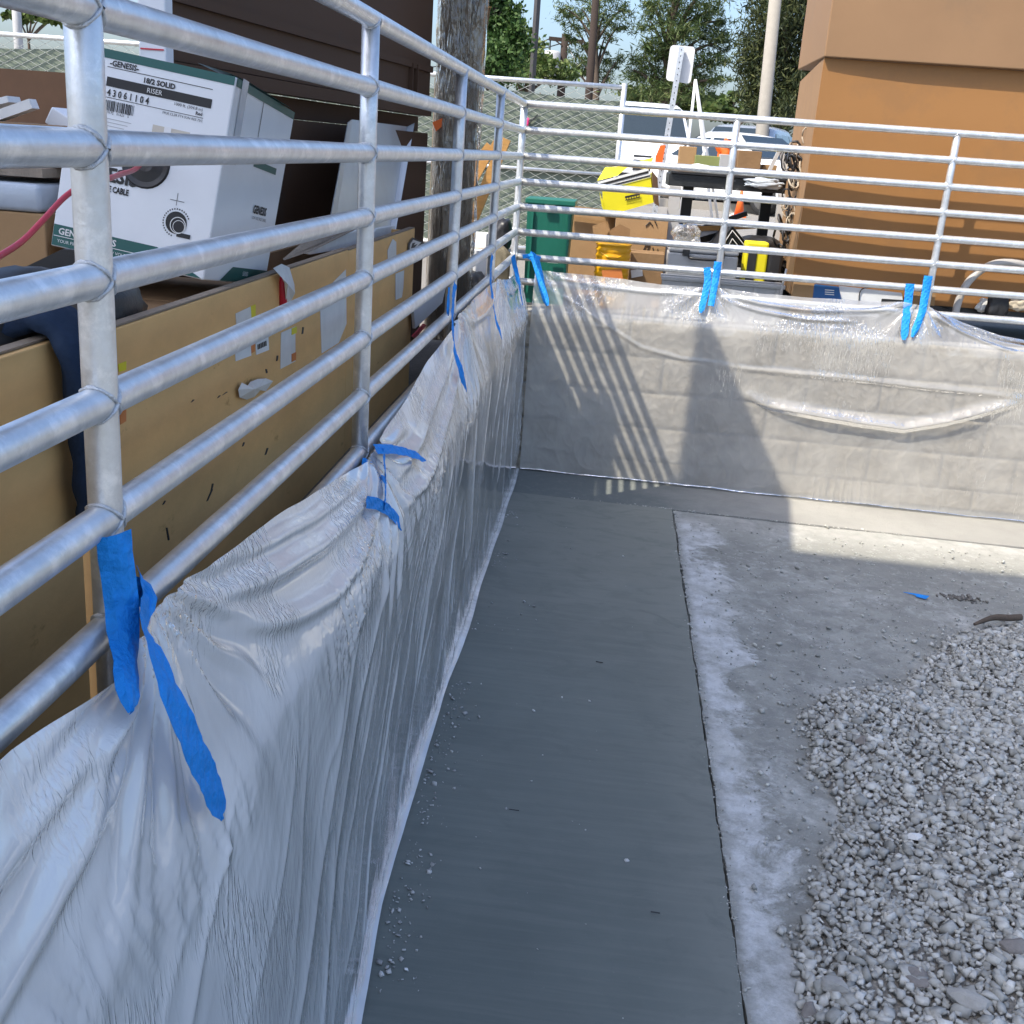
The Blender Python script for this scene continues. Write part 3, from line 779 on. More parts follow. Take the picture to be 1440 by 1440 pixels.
# side sheet: a = -y
zt_pts = [(0.02, .070), (0.6, .070), (1.0, .110), (1.2, .137), (1.8, .140), (2.43, .138), (2.6, .125), (2.75, .110), (3.06, .088), (3.29, .058), (3.49, .042), (3.67, .027), (3.86, .004), (4.1, .030), (4.34, .060), (4.6, .095), (4.87, .122), (5.05, .140), (5.14, .128), (5.24, .112), (5.43, .135), (5.8, .140), (6.4, .150), (7.3, .15)]
def zt_s(a): return np.interp(a, [p[0] for p in zt_pts], [p[1] for p in zt_pts]) + 0.004 * perlin(a * 7, a * 0 + .7, 3)
TIES = [(5.10, 0.0), (3.86, 0.0), (2.43, 0.0), (1.20, 0.0), (0.10, 0.02)]
def disp_side(A, O, Z, s, e, v):
    D = 0.018 * perlin(A * 1.3, s * 1.6, 61) + 0.009 * perlin(A * 3.1, s * 2.2, 62)
    near = np.clip((A - 2.0) / 2.8, 0, 1) ** 2 * (3 - 2 * np.clip((A - 2.0) / 2.8, 0, 1))               # 0 far, 1 near the viewer
    up = np.exp(-np.clip(e, 0, 9) / 0.02)               # 1 above the wall edge
    for (a0, s0) in TIES:                               # folds fanning out of each tie
        da = A - a0; ds = s - s0 + 0.02
        r_ = np.sqrt(da ** 2 + ds ** 2) + 1e-6
        th = np.arctan2(ds, da)
        th = th + 0.15 * perlin(A * 5, s * 5, 31)
        w_ = np.exp(-((r_ - 0.12) / 0.22) ** 2) * np.clip(r_ / 0.06, 0, 1)
        D += 0.0065 * w_ * np.cos(th * 17 + 2 * a0) * np.clip(r_ / 0.12, .2, 1)
        D += 0.0030 * w_ * np.cos(th * 37 + 5 * a0)
        D -= 0.010 * np.exp(-(r_ / 0.05) ** 2)
    # swags running from tie to tie on the sloping top band
    def sag(a1, s1, a2, s2, g, n=24):
        t = np.linspace(0, 1, n); return [(a1 + (a2 - a1) * q, s1 + (s2 - s1) * q + g * 4 * q * (1 - q)) for q in t]
    for (p, amp, w_) in ((sag(3.88, .03, 5.06, .02, .07), .016, .020), (sag(3.90, .05, 5.00, .05, .14), .012, .020), (sag(3.95, .02, 4.9, .01, .03), .008, .012),
                         (sag(5.12, .02, 6.4, .02, .08), .013, .022), (sag(5.14, .05, 6.4, .05, .15), .010, .022), (sag(2.46, .02, 3.82, .10, .05), .012, .022), (sag(2.46, .05, 3.82, .16, .10), .012, .018),
                         (sag(1.25, .03, 2.4, .03, .06), .008, .02), (sag(0.2, .03, 1.18, .03, .06), .008, .02)):
        D += ln_ridge(A, s, p, amp, w_, 0.3)
    # fine gathers across the wall edge
    band = np.exp(-((e - 0.01 + 0.06 * perlin(A * 3.0, A * 0 + .3, 55)) / 0.085) ** 4)
    lean = A + 0.35 * e
    g1 = ridge(lean * 26 + 1.5 * perlin(A * 6, s * 6, 5), s * 3.5, 56); g2 = ridge(lean * 58, s * 7, 57)
    patch = np.clip(0.55 + 1.6 * perlin(A * 1.8, s * 2.5, 58), 0.1, 1)
    D += band * patch * (0.0062 * g1 ** 3 + 0.0036 * g2 ** 3) 
    # long creases down the face: slanting near the viewer, upright farther off
    face = np.clip(e / 0.06, 0, 1) * np.clip((0.965 - v) / 0.02, 0, 1)
    sl = A - (0.12 + 0.95 * near) * e + 0.16 * perlin(A * 2, s * 2, 78) + 0.05 * perlin(A * 7, s * 5, 76)
    sm = A + 0.45 * e + 0.10 * perlin(A * 3, s * 3, 77)
    c1 = ridge(sl * 3.6, s * 1.6, 71); c2 = np.maximum(ridge(sl * 10, s * 2.4, 72), 0.9 * ridge(sm * 8, s * 2.6, 70)); c3 = np.maximum(ridge(sl * 24, s * 3.6, 73), 0.9 * ridge(sm * 21, s * 4.2, 69))
    far_amp = 1 - 0.72 * near
    pm = np.clip(0.5 + 1.8 * perlin(A * 1.4, s * 1.4, 79), 0, 1.3)
    D += face * ((0.0010 + 0.0030 * far_amp) * c1 ** 7 + (0.0003 + 0.0018 * far_amp * pm) * c2 ** 5 + (0.0001 + 0.0014 * far_amp * pm) * c3 ** 4)
    D += face * near * 0.005 * ridge((A - 1.25 * e) * 1.6, s * 0.6, 75) ** 14
    # hem
    hemw = np.clip((v - 0.90) / 0.06, 0, 1)
    D *= 1 - 0.75 * np.clip((v - 0.86) / 0.08, 0, 1)
    D += hemw * (0.006 * perlin(A * 4, v * 3 + A * 0, 81) + 0.003 * perlin(A * 13, v * 3 + A * 0, 82) + 0.001 * perlin(A * 60, v * 9 + A * 0, 83))
    shift = 0.012 * perlin(A * 3, s * 3, 91) * np.clip(e / 0.1, 0, 1) * np.clip((0.93 - v) / 0.1, 0, 1)
    return D, shift
def Bo_side(a): return np.interp(a, [0, 3.3, 3.7, 4.07, 4.44, 5.0, 6.2, 7.4], [.108, .108, .112, .126, .152, .190, .225, .23]) + 0.006 * perlin(a * 2.3, a * 0 + .1, 92)
hem_s = dict(z=lambda a: gz(0.12) + 0.012 + 0.003 * perlin(a * 9, a * 0, 93), out=lambda a: 0.018 + 0.012 * perlin(a * 1.6, a * 0 + .6, 94))
sheet('plastic_sheet', M_film_side, np.linspace(0.09, 7.0, 1000), zt_s, lambda a: 0.031 + 0.010 * (1 - np.abs(np.sin(a * 2.4))), 0.104, Bo_side, hem_s,
      lambda A, O, Z: np.stack([O, -A, Z], -1), disp_side, 250, 'milky plastic sheeting draped over the side wall and tied to the rail')

# back sheet: a = x, o = -y
bt = [(0.05, .072), (.41, .068), (.62, .058), (.82, .046), (1.05, .050), (1.13, .055), (1.37, .038), (1.66, .041), (2.0, .047), (2.13, .055), (2.27, .040), (2.46, -.030), (2.66, -.078), (2.80, -.094), (3.1, -.10), (3.4, .03), (4.6, .0)]
def zt_b(a): return np.interp(a, [p[0] for p in bt], [p[1] for p in bt]) + 0.004 * perlin(a * 6, a * 0 + .7, 13)
def to_as(px, py):                                      # pixel on the wall face -> (a, length below top edge)
    p = atY(px, py, -0.10); return p.x, p.z
FOLD1 = [to_as(*q) for q in ((1040, 556), (1085, 572), (1150, 584), (1210, 594), (1270, 602), (1330, 592), (1390, 577), (1450, 562))]
FOLD2 = [to_as(*q) for q in ((985, 510), (1060, 520), (1180, 531), (1300, 545), (1380, 553), (1460, 562))]
FOLD3 = [to_as(*q) for q in ((745, 398), (800, 422), (850, 455), (900, 488), (960, 505), (1030, 512))]
def disp_back(A, O, Z, s, e, v):
    face = np.clip(e / 0.05, 0, 1)
    D = face * (0.006 * perlin(A * 2.0, s * 2.6, 101) + 0.003 * perlin(A * 6, s * 6, 102) + 0.004)
    D += (1 - face) * 0.008 * perlin(A * 3, s * 5, 103)
    for F_, amp, w_, as_ in ((FOLD1, .038, .024, -.35), (FOLD2, .009, .016, -.2), (FOLD3, .005, .013, 0)):
        pa = np.array([p[0] for p in F_]); pz = np.array([p[1] for p in F_])
        c = np.interp(A, pa, pz, left=9, right=9); d = Z - c
        ww = np.where(d > 0, w_ * (1 - as_), w_ * (1 + as_))
        fd = np.clip(np.minimum(A - pa[0], pa[-1] - A) / (0.2 * (pa[-1] - pa[0])), 0, 1)
        D += amp * np.exp(-(d / ww) ** 2) * fd
    for a0 in (0.14, 1.10, 2.22):
        da = A - a0; r_ = np.sqrt(da ** 2 + s ** 2) + 1e-6; th = np.arctan2(s + 0.02, da)
        w_ = np.exp(-((r_ - 0.10) / 0.16) ** 2)
        D += 0.0042 * w_ * np.cos(th * 11 + a0 * 9) + 0.0008 * w_ * np.cos(th * 33)
    def sag(a1, s1, a2, s2, g, n=24):
        t = np.linspace(0, 1, n); return [(a1 + (a2 - a1) * q, s1 + (s2 - s1) * q + g * 4 * q * (1 - q)) for q in t]
    for (p, amp, w_) in ((sag(.2, .03, 1.06, .02, .035), .010, .014), (sag(1.14, .03, 2.2, .02, .05), .012, .014), (sag(1.15, .06, 1.9, .12, .03), .010, .013), (sag(2.28, .02, 3.3, .03, .03), .010, .018), (sag(2.26, .04, 2.75, .10, .0), .010, .012)):
        D += ln_ridge(A, s, p, amp, w_, 0.2)
    band = np.exp(-((e + 0.03) / 0.045) ** 2)
    patch = np.clip(0.35 + 2.0 * perlin(A * 2.2, s * 2 + 3, 108), 0, 1)
    g1 = ridge((A + 0.1 * e) * 34, s * 3, 106); g2 = ridge((A - 0.12 * e) * 75, s * 6, 107)
    D += band * patch * (0.0055 * g1 ** 3 + 0.0028 * g2 ** 2)
    D += face * (0.0022 * ridge(A * 7, s * 5, 110) ** 4 + 0.0010 * ridge(A * 22, s * 16, 111) ** 3)
    low = np.clip((v - 0.80) / 0.10, 0, 1)
    D += low * (0.004 * ridge(A * 24 - 2.0 * s, s * 2, 112) ** 3 * np.clip(0.4 + 2 * perlin(A * 2.4, s * 0 + .5, 113), 0, 1))
    lowest = np.clip((v - 0.93) / 0.05, 0, 1)
    D += lowest * (0.006 * perlin(A * 6, A * 0 + .2, 114) + 0.004 * perlin(A * 20, A * 0, 115))
    D = np.maximum(D, np.where(e > 0.02, -0.001, -1))
    return D, 0 * A
hem_b = dict(z=lambda a: gz(a) + 0.016 + 0.008 * perlin(a * 3, a * 0 + .3, 116), out=lambda a: 0.006 + 0.014 * np.clip(perlin(a * 4, a * 0 + .9, 117) + .1, 0, 1))
sheet('plastic_sheet', M_film_back, np.linspace(0.125, 4.4, 760), zt_b, lambda a: 0.028 + 0.006 * np.sin(a * 5) ** 2, 0.102, lambda a: 0.103 + 0.004 * perlin(a * 2, a * 0, 118), hem_b,
      lambda A, O, Z: np.stack([A, -O, Z], -1), disp_back, 230, 'clear plastic sheeting stretched over the far block wall')

# ================================================================== BLUE TAPE
def tape(label, pts, w, n0, curl=0.0, tip='square', group='blue tape holding up the plastic', nseg=5, twist=None, w1=None):
    """ribbon along pts (world); its width lies across the run and across n0 (outward)"""
    P_ = [Vector(p) for p in pts]
    # resample
    out = []
    for i in range(len(P_) - 1):
        m = max(1, int((P_[i + 1] - P_[i]).length / 0.012))
        out += [P_[i].lerp(P_[i + 1], k / m) for k in range(m)]
    out.append(P_[-1])
    for it in range(3):
        out = [out[0]] + [(out[i - 1] + out[i] * 2 + out[i + 1]) / 4 for i in range(1, len(out) - 1)] + [out[-1]]
    n0 = Vector(n0); vs = []; fs = []; M = len(out); rr = random.Random(len(label) * 7)
    ph = rr.random() * 6
    for i, q in enumerate(out):
        d = (out[min(i + 1, M - 1)] - out[max(i - 1, 0)]).normalized()
        a = d.cross(n0).normalized()
        if twist: a = Matrix.Rotation(twist * i / M, 3, d) @ a
        nn = a.cross(d).normalized()
        if nn.dot(n0) < 0: nn = -nn
        tt = i / (M - 1)
        ww = w + ((w1 or w) - w) * tt
        if tip == 'point' and tt > 0.86: ww *= max(0.06, 1 - (tt - 0.86) / 0.14 * 0.95)
        if tip == 'slant' and tt > 0.9: ww *= max(0.35, 1 - (tt - 0.9) / 0.1 * 0.6)
        for k in range(nseg):
            c = -1 + 2 * k / (nseg - 1)
            j = 0.0012 * math.sin(i * 0.9 + k * 1.7 + ph) + 0.0008 * math.sin(i * 2.3 + k * 3.1)
            vs.append(q + a * (c * ww / 2) + nn * (-curl * c * c + j))
    for i in range(M - 1):
        for k in range(nseg - 1):
            b = i * nseg + k
            fs.append((b, b + 1, b + nseg + 1, b + nseg))
    n = len(vs)
    o = link_mesh('tape_strip', vs, fs, M_tape, loc=out[0])
    md = o.modifiers.new('thickness', 'SOLIDIFY'); md.thickness = 0.0006; md.offset = 1
    return setp(o, label, 'tape', group)
XN = (1, 0, 0); YN = (0, -1, 0)
def pX(L_): return [atX(a, b, c) for a, b, c in L_]
def pY(L_): return [atY(a, b, c) for a, b, c in L_]
tape('wide blue tape strip running down the nearest post and ending in a point', pX([(163, 752, .030), (168, 800, .031), (174, 850, .032), (178, 890, .040), (182, 940, .062), (187, 1000, .088)]), 0.040, (0.75, -0.66, 0), 0.006, 'point')
tape('long slanting blue tape strip hanging down the near plastic beside the post', pX([(199, 812, .026), (206, 830, .040), (206, 858, .044), (198, 868, .052), (214, 905, .074), (244, 985, .104), (272, 1050, .118), (300, 1110, .122), (314, 1146, .122)]), 0.044, XN, 0.0, 'slant')
tape('crumpled blue tape loop wrapped round the rail at the nearest post', pX([(190, 822, .030), (202, 816, .036), (212, 830, .040), (214, 846, .036), (203, 858, .040)]), 0.022, (0.6, -0.6, 0.5), 0.003)
tape('blue tape tail pointing right at the second post', pX([(528, 632, .048), (545, 631, .062), (565, 634, .080), (585, 640, .098), (599, 648, .112)]), 0.026, (0.8, 0, 0.6), 0.0, 'point')
tape('upright blue tape strip joining the pieces at the second post', pX([(540, 632, .058), (541, 655, .066), (543, 680, .082), (541, 712, .100)]), 0.026, XN, 0.001)
tape('curled blue tape loop under the second post', pX([(517, 646, .034), (515, 660, .040), (520, 670, .050), (532, 672, .060), (542, 673, .068)]), 0.024, (0.5, -0.5, 0.6), 0.002)
tape('bent blue tape tail lowest at the second post', pX([(515, 706, .084), (530, 708, .092), (546, 717, .100), (557, 728, .108), (564, 746, .114)]), 0.026, XN, 0.0, 'point')
tape('short blue tape strip wrapped down the third post', pX([(633, 404, .027), (632, 425, .028), (631, 443, .030)]), 0.032, XN, 0.005)
tape('blue tape strip knotted at the third post with a long thin tail', pX([(640, 398, .030), (637, 425, .034), (636, 448, .044), (637, 470, .056), (640, 495, .076), (648, 522, .098), (656, 551, .112)]), 0.028, (0.9, -0.3, 0), 0.0, 'point')
tape('thin blue tape strip hanging from the fourth post', pX([(692, 358, .028), (690, 378, .030), (690, 398, .040), (693, 425, .056), (698, 452, .084), (706, 477, .112)]), 0.024, (1, -0.3, 0), 0.0, 'point')
tape('blue tape strip on the side plastic just before the corner post', pX([(721, 360, .030), (725, 378, .046), (730, 400, .072), (735, 429, .112)]), 0.032, (0.8, -0.6, 0), 0.0, 'point')
tape('wide blue tape strip tied at the corner post on the back plastic', pY([(744, 358, -.024), (752, 362, -.030), (757, 380, -.045), (762, 402, -.072), (770, 430, -.110)]), 0.046, YN, 0.003, 'slant', w1=0.034)
tape('crossed end of blue tape on the bottom rail by the corner', pY([(735, 361, -.026), (748, 359, -.028), (760, 364, -.026)]), 0.022, YN, 0.003)
tape('slanting blue tape strip at the middle post of the back railing', pY([(994, 376, -.024), (996, 392, -.032), (992, 412, -.060), (985, 440, -.112)]), 0.040, YN, 0.002, 'slant', w1=0.034)
tape('upright blue tape strip over the foot of the middle back post', pY([(1010, 368, -.024), (1007, 390, -.028), (1003, 412, -.062), (1000, 430, -.100)]), 0.042, YN, 0.006, w1=0.034)
tape('straight blue tape strip left of the last back post', pY([(1280, 399, -.024), (1277, 425, -.032), (1274, 450, -.072), (1271, 478, -.112)]), 0.046, YN, 0.002, 'slant', w1=0.040)
tape('leaning blue tape strip wrapped on the last back post', pY([(1306, 388, -.024), (1302, 412, -.028), (1297, 440, -.058), (1289, 460, -.095), (1283, 474, -.112)]), 0.046, YN, 0.006, 'slant', w1=0.036)

# ================================================================== SHADE: unseen flat roof added behind the viewer's left shoulder to block the sun
can = thing('shade_canopy', 'tall flat canopy added out of view to shade the sunken floor', 'canopy', (-4.4, -8.9, LOT))
MB().box((-7.6, -12.4, 8.78), (-1.2, -5.60, 8.96)).build('roof', M_white_metal, can)
for k in range(9):
    MB().box((-7.5 + 0.76 * k, -12.3, 8.64), (-7.42 + 0.76 * k, -5.7, 8.777)).build('purlin', M_white_metal, can)
for (x, y) in ((-6.9, -11.8), (-6.9, -6.4), (-3.9, -11.8), (-3.9, -6.4)):
    MB().box((x - 0.12, y - 0.12, LOT), (x + 0.12, y + 0.12, 8.637)).build('column', M_white_metal, can)

# ================================================================== LEFT SIDE, behind the railing
# ---- dark brown steel container, seen end-on past the crate
A0 = Vector((-0.286, -1.35, LOT)); A1 = Vector((-0.567, -3.51, LOT))
AD = (A1 - A0).normalized(); AN = Vector((AD.y, -AD.x, 0))
if AN.x < 0: AN = -AN
cont = thing('steel_container', 'tall dark brown painted steel container behind the plywood crate', 'container', (-0.43, -2.43, LOT))
def wallpoly(z0, z1a, z1b, s0=0.0, s1=1.0, off=0.0, th=0.05):
    L_ = (A1 - A0)
    p = A0 + L_ * s0 + AN * off; q = A0 + L_ * s1 + AN * off
    return [(p.x, p.y, z0), (q.x, q.y, z0), (q.x, q.y, z1b), (p.x, p.y, z1a)], (-AN.x * th, -AN.y * th, 0)
def zat(s): return 2.62 + 0.32 * min(1, s / 0.30)
# side wall: lower sheet, recess, ledge, upper sheet with its unseen top sloped to shape the cast shadow
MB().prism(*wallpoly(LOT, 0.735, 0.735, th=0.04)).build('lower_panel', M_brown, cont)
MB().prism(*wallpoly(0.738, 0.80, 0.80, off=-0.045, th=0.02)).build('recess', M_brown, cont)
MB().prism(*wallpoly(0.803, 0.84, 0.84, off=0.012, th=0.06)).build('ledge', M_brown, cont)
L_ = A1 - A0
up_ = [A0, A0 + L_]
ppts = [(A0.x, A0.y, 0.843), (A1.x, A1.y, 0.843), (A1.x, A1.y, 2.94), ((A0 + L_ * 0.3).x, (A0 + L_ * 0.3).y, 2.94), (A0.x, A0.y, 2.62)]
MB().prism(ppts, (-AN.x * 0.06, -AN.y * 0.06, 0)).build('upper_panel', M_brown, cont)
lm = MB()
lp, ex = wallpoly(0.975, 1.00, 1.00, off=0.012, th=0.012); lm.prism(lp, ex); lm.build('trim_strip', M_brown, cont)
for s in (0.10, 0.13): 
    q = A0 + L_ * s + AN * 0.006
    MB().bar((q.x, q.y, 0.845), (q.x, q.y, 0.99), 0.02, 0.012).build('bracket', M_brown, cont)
# low rusty-brown wing at the container's near end
q0 = atY(-60, 92, -3.05); q1 = atY(232, 112, -3.05)
MB().prism([(q0.x, -3.05, LOT), (q1.x, -3.05, LOT), (q1.x, -3.05, q1.z), (q0.x, -3.05, q1.z + 0.0)], (0, 0.04, 0)).build('low_wing', mat('rusty_brown', (0.20, 0.105, 0.055), rough=0.8, var=0.2, scale=6, col2=(0.42, 0.33, 0.26), patch=0.06, pscale=14, bump=0.1), cont)

# ---- long plywood crate along the rail
crate = thing('plywood_crate', 'long open tan plywood crate standing behind the side railing', 'crate', (-0.26, -4.1, LOT))
MB().bbox((-0.174, -4.865, LOT), (-0.152, -3.33, 0.412), 0.002).build('side_board', M_tan, crate)
MB().bbox((-0.173, -3.325, LOT), (-0.153, -2.33, 0.409), 0.002).build('side_board', M_tan, crate)
MB().bbox((-0.170, -6.6, LOT), (-0.146, -4.905, 0.425), 0.002).build('side_board', M_tan, crate)
for (a, b, z) in ((-4.863, -3.333, 0.413), (-3.322, -2.333, 0.410), (-6.6, -4.907, 0.426)):
    MB().box((-0.172, a, z), (-0.154, b, z + 0.003)).build('top_edge', M_tanedge, crate)
MB().box((-0.42, -2.336, LOT), (-0.176, -2.318, 0.40)).build('end_board', M_tan, crate)
MB().box((-0.400, -3.45, LOT), (-0.385, -2.34, 0.38)).build('back_board', M_carddark, crate)
MB().box((-0.86, -6.6, LOT), (-0.84, -3.60, 0.30)).build('back_board', M_carddark, crate)
def sticker(pts, mtl, x=-0.1515, name='sticker'):
    vs = [atX(a, b, x) for a, b in pts]
    k = len(vs)
    m_ = MB(); m_.prism(vs, (0.0008, 0, 0)); return m_.build(name, mtl, crate)
sticker([(331, 441), (352, 431), (354, 462), (333, 472)], M_paper); sticker([(352, 431), (359, 428), (359, 444), (353, 447)], M_yellow)
sticker([(330, 490), (352, 480), (353, 500), (331, 508)], M_paper); sticker([(353, 481), (358, 479), (358, 494), (353, 497)], M_orangelabel)
sticker([(359, 481), (377, 473), (378, 492), (360, 499)], M_paper); 
for k in range(6): sticker([(362 + k * 2.2, 484.5 - k), (363.2 + k * 2.2, 484 - k), (363.6 + k * 2.2, 491 - k), (362.3 + k * 2.2, 491.6 - k)], M_black, -0.1505, 'bar_print')
sticker([(395, 468), (415, 459), (415, 508), (394, 519)], M_paper); sticker([(410, 462), (417, 459), (417, 468), (410, 471)], M_yellow, -0.1505); sticker([(410, 498), (416, 495), (416, 506), (410, 509)], M_orangelabel, -0.1505)
sticker([(450, 437), (486, 380), (487, 455), (476, 482), (452, 497)], M_paper); sticker([(450, 418), (470, 395), (486, 379), (486, 382), (474, 404), (451, 436)], M_paper, -0.1512)
sticker([(545, 352), (552, 336), (557, 340), (557, 363), (551, 370), (545, 368)], M_paper); sticker([(556, 385), (568, 380), (567, 404), (565, 418), (556, 422)], M_paper)
sticker([(168, 578), (177, 575), (177, 592), (169, 597)], M_orangelabel); sticker([(166, 512), (177, 508), (177, 520), (167, 523)], M_yellow)
# torn paper curling off the board
tm = MB(); rr = random.Random(3)
tp = [(335, 548), (340, 538), (347, 544), (352, 537), (362, 533), (374, 532), (384, 536), (374, 550), (366, 549), (358, 558), (347, 562), (337, 559)]
base = [atX(a, b, -0.143 - 0.004 * rr.random()) for a, b in tp]; cen = atX(358, 547, -0.128)
tm.add(base + [cen], [(i, (i + 1) % len(tp), len(tp)) for i in range(len(tp))]); tm.build('torn_label', M_paper, crate)
for (a, b, c, d) in ((305, 560, 308, 556), (312, 556, 318, 551), (268, 566, 271, 562), (296, 690, 298, 680), (290, 705, 297, 688), (228, 710, 231, 704), (236, 760, 233, 742), (372, 640, 375, 630), (424, 470, 425, 460), (374, 525, 373, 519), (388, 508, 389, 500), (340, 628, 342, 622)):
    sticker([(a, b), (a + 2.2, b - 1), (c + 2.2, d), (c, d)], M_black, -0.1518, 'scuff')

# ---- the white cable carton (reads GENESIS), tilted on the stack
BM = Matrix(((0.990, 0.013, 0.139), (-0.031, 0.992, 0.125), (-0.136, -0.128, 0.982)))
B0 = Vector((-0.488, -4.278, 0.468)); BW, BD, BH = 0.295, 0.357, 0.364
def bx(u, v, w): return B0 + BM @ Vector((u, v, w))
carton = thing('cable_carton', 'white and green GENESIS cable carton tilted beside the nearest post', 'carton', tuple(bx(BW / 2, BD / 2, 0)))
MBX = Matrix.Translation(B0) @ BM.to_4x4()
cm = MB(); cm.bbox((0, 0, 0), (BW, BD, BH - 0.004), 0.003, MBX)
cb = cm.build('box', M_white, carton)
def face_rect(u0, w0, u1, w1, mtl, name, lift=0.0008, parent=None, side=False):
    if side: P_ = [bx(BW + lift, u0, w0), bx(BW + lift, u1, w0), bx(BW + lift, u1, w1), bx(BW + lift, u0, w1)]
    else: P_ = [bx(u0, -lift, w0), bx(u1, -lift, w0), bx(u1, -lift, w1), bx(u0, -lift, w1)]
    m_ = MB(); m_.add(P_, [(0, 1, 2, 3)]); return m_.build(name, mtl, parent or cb)
face_rect(0.0, 0.345, 0.293, 0.360, M_greenprint, 'green_band'); face_rect(0.003, 0.345, 0.354, 0.3595, M_greenprint, 'green_band', side=True)
face_rect(0.002, 0.002, 0.20, 0.040, M_greenprint, 'green_band'); face_rect(0.14, 0.002, 0.355, 0.030, M_greenprint, 'green_band', side=True)
m_ = MB(); m_.add([bx(0.20, -0.0008, 0.002), bx(0.29, -0.0008, 0.002), bx(0.20, -0.0008, 0.040)], [(0, 1, 2)]); m_.build('green_band', M_greenprint, cb)
m_ = MB(); m_.add([bx(BW + .0008, 0.08, 0.002), bx(BW + .0008, 0.14, 0.002), bx(BW + .0008, 0.14, 0.03)], [(0, 1, 2)]); m_.build('green_band', M_greenprint, cb)
face_rect(0.16, 0.225, 0.30, 0.238, M_greenprint, 'green_band', side=True); face_rect(0.157, 0.236, 0.1595, 0.345, M_black, 'print_line', side=True)
face_rect(0.050, 0.15, 0.0515, 0.345, M_greenprint, 'print_line')
face_rect(0.060, 0.3300, 0.256, 0.3312, M_black, 'print_line'); face_rect(0.062, 0.298, 0.258, 0.314, M_black, 'print_bar'); face_rect(0.056, 0.2785, 0.247, 0.2795, M_black, 'print_line'); face_rect(0.004, 0.019, 0.19, 0.0202, M_paper, 'print_line', 0.0014)
def text(s, u, w, size, mtl, side=False, lift=0.0014, bold=0.0, squash=1.0):
    cu = bpy.data.curves.new('lettering', 'FONT'); cu.body = s; cu.size = size; cu.offset = bold; cu.resolution_u = 2
    cu.materials.append(mtl)
    tmp = bpy.data.objects.new('lettering_curve', cu); COL.objects.link(tmp)
    me = bpy.data.meshes.new_from_object(tmp.evaluated_get(bpy.context.evaluated_depsgraph_get()))
    bpy.data.objects.remove(tmp); bpy.data.curves.remove(cu)
    me.name = 'lettering'; me.materials.clear(); me.materials.append(mtl)
    o = bpy.data.objects.new('lettering', me); COL.objects.link(o)
    o.parent = cb
    R3 = BM @ (Matrix(((0, 0, 1), (1, 0, 0), (0, 1, 0))) if side else Matrix(((1, 0, 0), (0, 0, -1), (0, 1, 0))))
    p = bx(BW + lift, u, w) if side else bx(u, -lift, w)
    o.matrix_basis = Matrix.Translation(p - ORIG[carton.name]) @ R3.to_4x4() @ Matrix.Diagonal((squash, 1, 1, 1))
    return o
text('-GENESIS-', 0.064, 0.3335, 0.0135, M_black, bold=0.0004, squash=0.92)
text('18/2 SOLID', 0.128, 0.3170, 0.0125, M_black, bold=0.0005)
text('RISER', 0.138, 0.3015, 0.0120, M_paper, lift=0.0022)
text('4 3 0 6 1 1 0 4', 0.066, 0.2820, 0.0165, M_black, bold=0.0004, squash=0.80)
text('1000 ft. (304.8 m)', 0.190, 0.2905, 0.0075, M_black); text('Red', 0.232, 0.2825, 0.0080, M_black, bold=0.0002); text('FPLR CL3R FT4 SUN RES 75C', 0.172, 0.2720, 0.0060, M_black)
rr = random.Random(9); u = 0.066
while u < 0.120:
    w_ = rr.choice((0.0008, 0.0014, 0.0022)); face_rect(u, 0.2565, u + w_, 0.2745, M_black, 'bar_print'); u += w_ + rr.choice((0.0009, 0.0016))
text('19172   01621   5', 0.068, 0.2515, 0.0062, M_black); 
for k in range(3): face_rect(0.066, 0.2425 - 0.0062 * k, 0.118 - 0.006 * k, 0.2437 - 0.0062 * k, M_grey, 'print_line')
face_rect(0.158, 0.222, 0.228, 0.250, mat('cream_label', (0.55, 0.50, 0.42), var=0.1), 'sticker', 0.0010); face_rect(0.180, 0.224, 0.193, 0.251, M_white_metal, 'sticker', 0.0018); face_rect(0.210, 0.234, 0.219, 0.243, M_black, 'sticker', 0.0018)
text('GENESIS', 0.020, 0.136, 0.034, M_black, bold=0.0012); text('LOW VOLTAGE CABLE', -0.03 + 0.055, 0.118, 0.0145, M_black, bold=0.0006, squash=0.72)
text('GENESIS SERIES', 0.012, 0.0235, 0.0165, M_paper, bold=0.0004); text('YOUR FIRST CHOICE IN LOW VOLTAGE', 0.012, 0.0085, 0.0082, M_paper)
text('GENESIS', 0.200, 0.140, 0.022, M_black, side=True, bold=0.0008); text('LOW VOLTAGE CABLE', 0.200, 0.128, 0.0085, M_black, side=True)
text('SERIES', 0.20, 0.0150, 0.0120, M_paper, side=True)
# round pull hole with black hub, and the reel emblem
def disc(u, w, r, mtl, name, lift, n=28, ring=None):
    m_ = MB()
    if ring:
        o_ = [bx(u + r * math.cos(2 * math.pi * k / n), -lift, w + r * math.sin(2 * math.pi * k / n)) for k in range(n)]
        i_ = [bx(u + ring * math.cos(2 * math.pi * k / n), -lift, w + ring * math.sin(2 * math.pi * k / n)) for k in range(n)]
        m_.add(o_ + i_, [(k, (k + 1) % n, n + (k + 1) % n, n + k) for k in range(n)])
    else:
        m_.add([bx(u + r * math.cos(2 * math.pi * k / n), -lift, w + r * math.sin(2 * math.pi * k / n)) for k in range(n)], [tuple(range(n))])
    return m_.build(name, mtl, cb)
hub = MB()
n = 28; rads = [(0.046, 0.0005), (0.043, 0.0035), (0.034, 0.001), (0.016, 0.004), (0.010, 0.001)]
vs = []; fs = []
for (r_, l_) in rads:
    for k in range(n): vs.append(bx(0.155 + r_ * math.cos(2 * math.pi * k / n), -l_, 0.182 + r_ * math.sin(2 * math.pi * k / n)))
